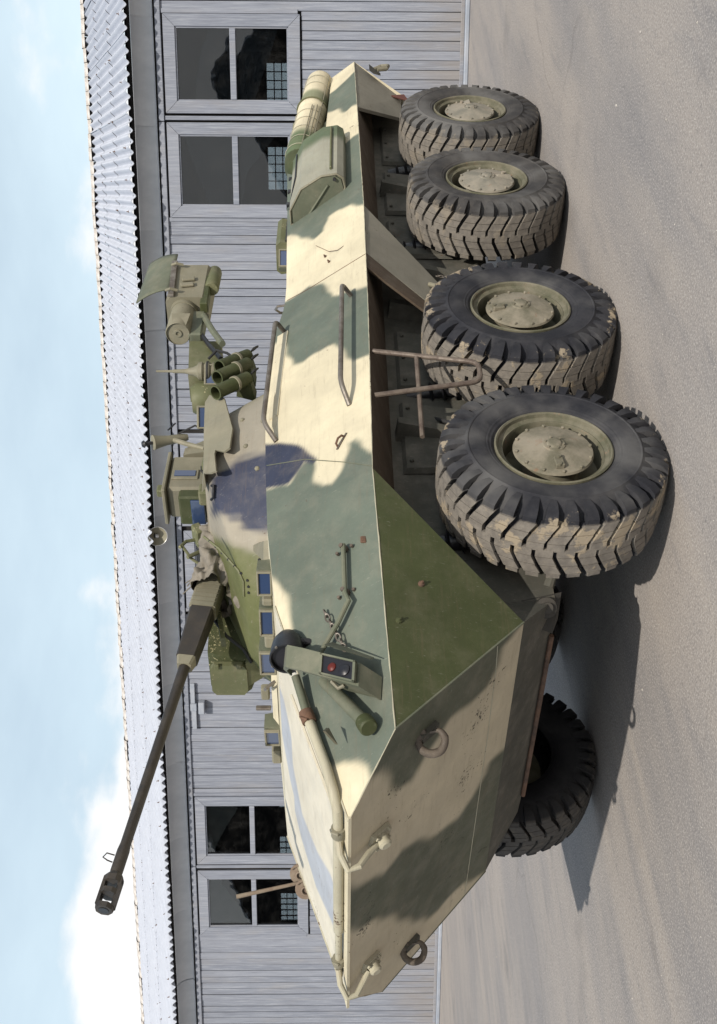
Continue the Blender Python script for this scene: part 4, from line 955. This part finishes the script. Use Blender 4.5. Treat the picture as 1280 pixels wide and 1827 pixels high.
MB().tube([(-2.72, .66, 2.76), (-2.40, .72, 2.66), (-2.12, .78, 2.56)], .024, 9).build('support_strut', M['graygreen'], lau)
MB().tube([(-2.55, .62, 2.78), (-2.30, .66, 2.68), (-2.05, .70, 2.57)], .018, 8).build('support_strut', M['black'], lau)
pm = MB(); pm.hull([(x, y, z) for x, y, z in [(-2.42, .42, 2.84), (-2.42, .62, 2.84), (-1.95, .40, 2.80), (-1.95, .62, 2.80), (-2.42, .42, 2.60), (-2.42, .62, 2.60), (-1.95, .40, 2.58), (-1.95, .62, 2.58)]])
pm.lathe([(.10, 0), (.115, .03), (.115, .15), (.09, .19)], (-1.86, .50, 2.585), (.15, 0, 1), 22)
pm.build('launcher_pedestal', M['olive_light'], lau)
# antenna base with bellows
ant = MB().lathe([(.062, 0), (.066, .02), (.05, .028), (.068, .045), (.068, .07), (.05, .078), (.066, .095), (.064, .12), (.045, .13), (.030, .16), (.016, .22), (.013, .30), (.009, .31), (.008, .42)], (-1.95, .66, 2.60), (.0, .0, 1), 20).build('antenna_base', M['tan'], turret)
MB().lathe([(.071, .05), (.073, .057), (.071, .064)], (-1.95, .66, 2.60), (0, 0, 1), 20, False).build('bellows_clamp', M['rubberblack'], ant)
MB().hull([(-2.02, .58, 2.5), (-1.88, .58, 2.5), (-2.02, .74, 2.5), (-1.88, .74, 2.5), (-2.0, .6, 2.605), (-1.9, .6, 2.605), (-2.0, .72, 2.605), (-1.9, .72, 2.605)]).build('antenna_bracket', M['olive'], ant)
MB().tube([(-2.05, .70, 2.66), (-2.10, .74, 2.60), (-2.0, .78, 2.52), (-1.9, .80, 2.46)], .010, 7).build('antenna_cable', M['rubberblack'], ant)

# ------------------------------------------------------------------ hull roof fittings
for y, yaw, w, h in ((.86, .25, .15, .085), (.57, .18, .18, .085), (.255, .05, .18, .10), (-.40, -.1, .16, .10)):
    x = .36; z = 2.119-(x-.135)*.118-.012
    periscope((x, y, z), yaw, w, h, .13, veh, 'graygreen')
for y, w in ((.72, .05), (.41, .09), (-.62, .12)):
    MB().box((.36, y, 2.115), (.12, w, .06), ch=.010).build('hatch_block', M['tan'], veh)
hc = MB().hull([(x, y, z) for x, y, z in [(.42, .02, 2.09), (.42, -.30, 2.09), (-.02, .02, 2.11), (-.02, -.30, 2.11), (.38, 0, 2.125), (.38, -.28, 2.125), (.02, 0, 2.15), (.02, -.28, 2.15)]]).build('driver_hatch', M['cream'], veh)
MB().tube([(.40, .07, 2.10), (.44, .06, 2.15), (.42, .02, 2.16), (.37, .02, 2.12)], .010, 7).build('hatch_catch', M['steel'], hc)
MB().box((.30, -.14, 2.17), (.05, .10, .05), ch=.008).build('hatch_handle', M['tan'], hc)
MB().box((.33, -.25, 2.185), (.03, .02, .09), ch=.004).build('hatch_lever', M['steel'], hc)
# rear roof: ventilator, periscope
vt = MB().hull([(x, y, z) for x in (-3.83, -3.40) for y, z in [(.66, 2.13), (.92, 2.13), (.65, 2.20), (.93, 2.20), (.68, 2.235), (.90, 2.235)]]).build('ventilator', M['olive_light'], veh)
periscope((-3.26, .84, 2.125), .9, .15, .08, .09, veh, 'graygreen')
MB().box((-3.6, .93, 2.15), (.36, .02, .02), ch=.003).build('ventilator_lip', M['black'], vt)
# ------------------------------------------------------------------ muffler and stowage box
MA, MBB = V((-6.30, 1.20, 1.915)), V((-4.72, 1.03, 2.085)); MD = (MBB-MA); ML = MD.length; MD.normalize()
prof = [(.09, 0), (.118, .02), (.128, .05), (.130, .40), (.130, .62), (.138, .63), (.138, .70), (.130, .71), (.130, 1.2), (.132, ML-.05), (.128, ML)]
def mufc(q):
    d = (V(q)-MA).dot(MD); return mixc(CREAM, (.105, .14, .07), max(sm(1.12, 1.30, d), sm(.40, .48, d)*sm(.64, .60, d)*.8))
pr2 = [prof[0]]
for a, b in zip(prof, prof[1:]):
    k = max(1, int((b[1]-a[1])/.03))
    for t in range(1, k+1): pr2.append((a[0]+(b[0]-a[0])*t/k, a[1]+(b[1]-a[1])*t/k))
muf = MB().lathe(pr2, MA, MD, 32).build('muffler', M['camo'], veh, 40, mufc)
MB().tube([MBB-MD*.02, MBB+V((.10, .0, .0)), MBB+V((.20, .02, -.05)), MBB+V((.27, .05, -.14)), MBB+V((.29, .07, -.25))], [.128, .126, .118, .10, .08], 22).build('exhaust_elbow', M['olive'], muf)
MU = MD.cross(V((0, 0, 1))).normalized(); MW = MU.cross(MD)
if MU.y < 0: MU = -MU
if MW.z < 0: MW = -MW
for d in (.16, .30, .85, 1.0, 1.16, 1.34, 1.50):
    MB().tube([MA+MD*d+(MU*math.cos(t)+MW*math.sin(t))*.137 for t in [i*math.pi/10-1.0 for i in range(22)]], .003, 6).build('heat_shield_hoop', M['pipe'], muf)
MB().tube([MA+MD*.64+(MU*math.cos(t)+MW*math.sin(t))*.146 for t in [i*math.pi/16 for i in range(32)]], .007, 6, closed=True).build('muffler_strap', M['olive_light'], muf)
for t, d0 in ((-.75, .1), (-.45, .75), (-.12, .78)): MB().tube([MA+MD*d0+(MU*math.cos(t)+MW*math.sin(t))*.141, MA+MD*1.52+(MU*math.cos(t)+MW*math.sin(t))*.141], .0045, 6).build('heat_shield_bar', M['tan'], muf)
sb_ = [(1.02, 2.12), (1.14, 2.125), (1.32, 2.035), (1.43, 1.87), (1.45, 1.75), (1.42, 1.70), (1.34, 1.68), (1.18, 1.74), (1.04, 1.95)]
bx = MB().prism([(-4.50, y, z) for y, z in sb_], (.98, 0, 0))
def boxc(q): return mixc((.095, .125, .07), (.29, .285, .225), sm(-4.34, -4.18, q[0]))
bxf = MB().grid(lambda u, v: (-4.50+.98*u, *[a+(b-a)*((v*len(sb_)) % 1) for a, b in zip(sb_[int(v*len(sb_)) % len(sb_)], sb_[(int(v*len(sb_))+1) % len(sb_)])]), 40, len(sb_))
stow = bxf.build('stowage_box', M['camo'], veh, 25, boxc)
for x, k in ((-3.52, 1), (-4.50, -1)): MB().prism([(x, y, z) for y, z in sb_], (.002*k, 0, 0)).build('box_end', M['graygreen'], stow)
ci = (sum(a for a, b in sb_)/9, sum(b for a, b in sb_)/9)
MB().prism([(-3.518, ci[0]+(y-ci[0])*.90, ci[1]+(z-ci[1])*.90) for y, z in sb_], (.014, 0, 0)).build('end_lid', M['graygreen'], stow)
MB().tube([(-3.512, ci[0]+(y-ci[0])*.97, ci[1]+(z-ci[1])*.97) for y, z in sb_], .010, 6, closed=True).build('lid_seal', M['tan'], stow)
MB().tube([(-3.50, 1.10, 1.98), (-3.50, 1.36, 1.82)], .010, 6).build('lid_rib', M['graygreen'], stow)
MB().tube([(-4.45, 1.452, 1.80), (-3.60, 1.452, 1.80)], .010, 6).build('box_rib', M['olive_light'], stow)
MB().tube([(-4.42, 1.225, 2.09), (-3.95, 1.23, 2.088), (-3.85, 1.20, 2.10), (-3.62, 1.10, 2.13)], .008, 6).build('box_lid_seam', M['black'], stow)
for y, z in ((1.10, 1.93), (1.41, 1.77)): MB().lathe([(.013, 0), (.013, .02)], (-3.505, y, z), (1, 0, 0), 8).build('box_latch', M['black'], stow)
for x in (-4.4, -4.15, -3.9): MB().box((x, 1.0, 2.14), (.05, .06, .05), ch=.006).build('box_hinge', M['black'], stow)

# ------------------------------------------------------------------ front fittings
NF = V((.155, .770, .474)).normalized()
def fs_(x, y, z, h=0): return V((x, y, z))+NF*h
# black headlamp
HC = V((1.03, 1.0, 1.975)); HX = V((1, .16, -.03)).normalized()
hl = MB().lathe([(.02, -.13), (.052, -.115), (.074, -.07), (.082, -.02), (.084, .03), (.088, .032), (.088, .05), (.080, .05), (.074, .02), (.03, .0), (.001, -.002)], HC, HX, 28, False).build('headlamp', M['black'], veh)
MB().lathe([(.074, .025), (.074, .030)], HC, HX, 28).build('headlamp_lens', M['lensdark'], hl)
MB().tube([HC+V((-.05, .02, -.06)), HC+V((-.05, .015, -.11))], .020, 10).build('headlamp_stem', M['black'], hl)
for a in (.6, 2.2, 3.8, 5.4): MB().lathe([(.007, 0), (.007, .008)], HC+HX*.045+V((0, math.cos(a)*.088, math.sin(a)*.088)), V((0, math.cos(a), math.sin(a))), 6).build('screw', M['steel'], hl)
# lamp guard: bent strap with marker lamp
def gpt(t, h, w):
    """t runs down the plate from ridge to crease, h off the plate, w along the hull"""
    return lerp((1.14, 1.005, 1.905), (1.40, 1.17, 1.55), t)+NF*h+V((.94, -.33, .06))*w
prof = [(-.10, .03), (-.08, .10), (.02, .145), (.25, .15), (.92, .125), (1.02, .0)]
inn = [(1.0, .0), (.90, .105), (.26, .132), (.04, .128), (-.06, .085), (-.075, .03)]
gd = MB(); pr = prof+inn
n_ = len(pr); vv = [gpt(t, h, -.055) for t, h in pr]+[gpt(t, h, .055) for t, h in pr]
fsx = [(i, (i+1) % n_, n_+(i+1) % n_, n_+i) for i in range(n_)]
k6 = len(prof)
for i in range(k6-1):
    a, b, c_, d_ = i, i+1, n_-2-i, n_-1-i
    fsx += [(a, b, c_, d_), (n_+a, n_+d_, n_+c_, n_+b)]
guard = gd.add(vv, fsx).build('lamp_guard', M['graygreen'], veh, 35)
MB().hull([gpt(t, h, w) for t, h, w in [(.50, .0, -.05), (1.0, .0, -.05), (.50, .10, -.05), (.90, .10, -.05), (.50, .0, .05), (1.0, .0, .05), (.50, .10, .05), (.90, .10, .05)]]).build('marker_lamp_housing', M['graygreen'], guard)
MB().hull([gpt(t, h, w) for t in (.50, .88) for h in (.11, .1475) for w in (-.042, .042)]).build('marker_lamp_dark_plate', M['lensdark'], guard)  # black plate painting the shade of the opening behind the lenses
MB().lathe([(.021, 0), (.021, .005), (.015, .010), (.004, .013)], gpt(.62, .1475, .004), NF, 16).build('red_lens', M['lensred'], guard)
MB().lathe([(.028, 0), (.028, .006), (.018, .012), (.004, .015)], gpt(.775, .1475, .004), NF, 16).build('clear_lens', M['lensdark'], guard)
for a, b, c_, d in ((.47, .50, -.05, .05), (.88, .91, -.05, .05), (.47, .91, -.05, -.042), (.47, .91, .042, .05)): MB().hull([gpt(t, h, w) for t in (a, b) for h in (.14, .156) for w in (c_, d)]).build('lamp_bezel', M['graygreen'], guard)
MB().prism([gpt(.42, .02, -.16), gpt(.95, .02, -.13), gpt(.98, .075, -.10), gpt(.40, .075, -.12)], NF*.008).build('lamp_flap', M['graygreen'], guard)
MB().tube([gpt(.55, .10, .055), gpt(.62, .085, .075), gpt(.70, .09, .055)], .009, 6).build('guard_hook', M['tan'], guard)
# water pipe down the ridge, along the nose and its two branches
PP = [V((1.17, .99, 1.935)), V((1.26, .955, 1.905)), V((1.36, .925, 1.875)), V((1.60, .885, 1.79)), V((1.72, .855, 1.755)), V((1.775, .80, 1.738)), V((1.79, .66, 1.733)), V((1.79, .2, 1.733)), V((1.785, -.20, 1.733)), V((1.775, -.52, 1.733)), V((1.76, -.70, 1.73))]
pipe = MB().tube([PP[0], PP[1], PP[2]], .020, 12).build('water_pipe', M['graygreen'], veh)
MB().tube(PP[2:7], .024, 12).build('pipe_section', M['pipe'], pipe)
MB().tube(PP[6:9], .026, 12).build('pipe_section', M['pipe'], pipe)
MB().tube(PP[8:11], .018, 12).build('pipe_section', M['pipe'], pipe)
for q, d in ((PP[2], PP[3]-PP[2]), (PP[6], PP[7]-PP[6]), (PP[9], PP[10]-PP[9])):
    m = MB().lathe([(.033, -.03), (.034, -.022), (.034, .022), (.033, .03)], q, d, 14); m.tube([q+V((-.045, -.03, .01)), q+V((-.02, -.02, .035)), q+V((.02, .02, .03)), q+V((.04, .03, .0))], .006, 6)
    m.build('pipe_clamp', M['rust'] if q == PP[2] else M['tan'], pipe)
for y0, y1, y2, z2, x2 in ((.62, .50, .475, 1.549, 1.69), (-.58, -.70, -.66, 1.569, 1.71)):
    MB().tube([V((1.79, y0, 1.735)), V((1.84, y0-.06, 1.725)), V((1.885, y1, 1.69)), V((1.87, y1+.005, 1.64)), V((1.80, (y1+y2)/2, 1.60)), V((x2+.05, y2, z2+.01))], .016, 10).build('pipe_branch', M['pipe'], pipe)
    c_ = V((x2, y2, z2)); nn = V((.676, 0, -.737))
    m = MB(); m.hull([c_+V((.737*a, b, .676*a))+nn*h for a, b in [(-.06, -.045), (-.06, .045), (.05, -.055), (.05, .055), (.07, 0), (-.075, 0)] for h in (.0, .02)]); m.lathe([(.034, 0), (.034, .045), (.022, .055)], c_+nn*.015, nn+V((.3, 0, .2)), 14)
    for a, b in ((-.045, -.03), (-.045, .03), (.04, -.04), (.04, .04)): m.lathe([(.010, 0), (.010, .035)], c_+V((.737*a, b, .676*a)), nn, 6)
    m.build('pipe_flange', M['pipe'], pipe)
# crowbar clipped to the side plate
MB().tube([sp(.56, 1.695, .03), sp(.85, 1.685, .035), sp(.905, 1.665, .04), V((1.0, 1.175, 1.735)), V((1.10, 1.105, 1.805)), V((1.16, 1.05, 1.86))], .0125, 9).build('crowbar', M['graygreen'], veh)
for x, z in ((.57, 1.695), (.83, 1.687)):
    m = MB(); m.lathe([(.020, 0), (.020, .014), (.012, .018), (.012, .048)], sp(x, z+.005, 0), NF, 8); m.lathe([(.009, 0), (.009, .016)], sp(x+.01, z+.04, 0), NF, 6); m.lathe([(.009, 0), (.009, .014)], sp(x+.0, z-.03, 0), NF, 6)
    m.build('crowbar_clip', M['hookm'], veh)
# padlocked chain lying by the headlamp
for k in range(8):
    t = k/7; c_ = lerp(sp(.90, 1.79, .012), sp(1.13, 1.70, .012), t)+NF*.004*(k % 2); a_ = k*1.1
    u = V((.9, -.25, -.33)).normalized(); w = NF.cross(u) if k % 2 else NF
    MB().tube([c_+u*.022*math.cos(q)+w*.012*math.sin(q) for q in [i*math.pi/5 for i in range(10)]], .004, 5, closed=True).build('chain_link', M['steel'], veh)
# capped tube and tab
MB().tube([V((1.26, 1.06, 1.80)), V((1.56, 1.125, 1.615))], .030, 16).build('tube_holder', M['graygreen'], veh)
MB().lathe([(.040, -.02), (.042, .0), (.042, .035), (.036, .042)], V((1.56, 1.125, 1.615)), V((.76, .25, -.30)), 20).build('tube_cap', M['olive'], veh)
MB().prism([V((1.50, 1.02, 1.775)), V((1.58, 1.005, 1.735)), V((1.55, 1.06, 1.79))], (.004, .006, .012)).build('tab', M['tan'], veh)
# dents, bolts and rivets on the slanted plate
for q, nm in ((V((.82, 1.252, 1.337)), 'eye_bolt'), (V((1.058, 1.247, 1.454)), 'boss')):
    MB().lathe([(.017, -.01), (.015, .006), (.007, .010), (.006, .020)], q, (.15, .94, -.27), 10).build(nm, M['rust'] if nm == 'eye_bolt' else M['olive'], veh)
MB().box(sp(.56, 1.61, .002), (.045, .012, .03), None, .004).build('patch', M['rust'], veh)
# tow hooks on the bow
def smooth(P, n=4):
    P = [V(q) for q in P]; out = []
    for i in range(len(P)-1):
        a, b, c_, d = P[max(i-1, 0)], P[i], P[i+1], P[min(i+2, len(P)-1)]
        for k in range(n):
            t = k/n; out.append(.5*((2*b)+(c_-a)*t+(2*a-5*b+4*c_-d)*t*t+(3*b-a-3*c_+d)*t**3))
    out.append(P[-1]); return out
def hook(s):
    c0 = V((1.455, .935*s, 1.345)); cc = c0+V((.038, 0, -.022)); sd = V((.70, -.55*s, 0)).normalized() if s > 0 else V((.72, -.50, 0)).normalized()
    arc = [(-.055, .030), (-.005, .052), (.045, .040), (.068, -.005), (.052, -.052), (.006, -.070), (-.030, -.052), (-.038, -.030)]
    pts = smooth([cc+sd*a+V((0, 0, 1))*b for a, b in arc]); k = len(pts)
    rad = [.012+.008*math.sin(math.pi*min(1, i/(k-1)*1.1)) if i < k*.7 else .020*(1-(i-k*.7)/(k*.3)*.65) for i in range(k)]
    m = MB().tube(pts, rad, 12); m.lathe([(.028, -.018), (.032, -.010), (.032, .010), (.028, .018)], cc+sd*-.02+V((0, 0, .046)), sd.cross(V((0, 0, 1))), 18)
    hk = m.build('tow_hook', M['hookm'], veh, 50)
    MB().hull([c0+V((.71*a-.02, b, .70*a))+V((.70, 0, -.71))*h for a in (-.055, .055) for b in (-.026, .026) for h in (0, .045)]).build('hook_base', M['lower'], hk)
    MB().tube([cc+sd*-.02+V((0, 0, .03)), cc+sd*-.034+V((0, 0, -.045))], .006, 6).build('hook_keeper', M['steel'], hk)
hook(1); hook(-1)
# marker rod with coil springs on the right front corner
rod = MB().tube([(1.03, -1.0, 1.93), (1.08, -1.0, 2.14), (1.127, -1.0, 2.336)], [.010, .011, .013], 9).build('marker_rod', M['rodm'], veh)
for c_ in (V((.99, -.99, 1.965)), V((1.09, -.99, 1.93))):
    m = MB(); tt = V((.77, .64, 0)); rr2 = V((-.64, .77, 0))
    m.tube([c_+rr2*((.012+.0065*q)*math.cos(q))+V((0, 0, 1))*((.012+.0065*q)*math.sin(q)) for q in [i*.35 for i in range(22)]], .007, 6)
    m.lathe([(.062, -.012), (.062, .0)], c_-tt*.01, tt, 18); m.build('coil_spring', M['rodm'], rod)

# ------------------------------------------------------------------ grit on the yard
gr = MB()
rnd = random.Random(11)
for k in range(1500):
    d = 2.2+rnd.random()**.8*11; a = YAW+rnd.uniform(-.62, .62)
    x, y = CAM_LOC.x+math.cos(a)*d, CAM_LOC.y+math.sin(a)*d
    if V((x, y, 0)).dot(NA) < -9.4: continue
    r = rnd.uniform(.002, .0045)*(2.2 if rnd.random() < .06 else 1)
    a2 = rnd.uniform(0, 6.28); vv = []
    for j in range(5):
        t = a2+j*1.2566; vv.append((x+r*math.cos(t)*rnd.uniform(.7, 1.2), y+r*math.sin(t)*rnd.uniform(.7, 1.2), .0005))
    vv.append((x+rnd.uniform(-.3, .3)*r, y+rnd.uniform(-.3, .3)*r, r*rnd.uniform(.6, 1.1)))
    gr.add(vv, [(j, (j+1) % 5, 5) for j in range(5)])
gro = gr.build('grit', M['stone']); gro['kind'] = 'stuff'; gro['label'] = 'pale stone chips scattered over the concrete yard'; gro['category'] = 'grit'

sc.cycles.max_bounces = 6; sc.cycles.diffuse_bounces = 3; sc.cycles.glossy_bounces = 3; sc.cycles.transmission_bounces = 4; sc.cycles.transparent_max_bounces = 10
sc.cycles.caustics_reflective = False; sc.cycles.caustics_refractive = False
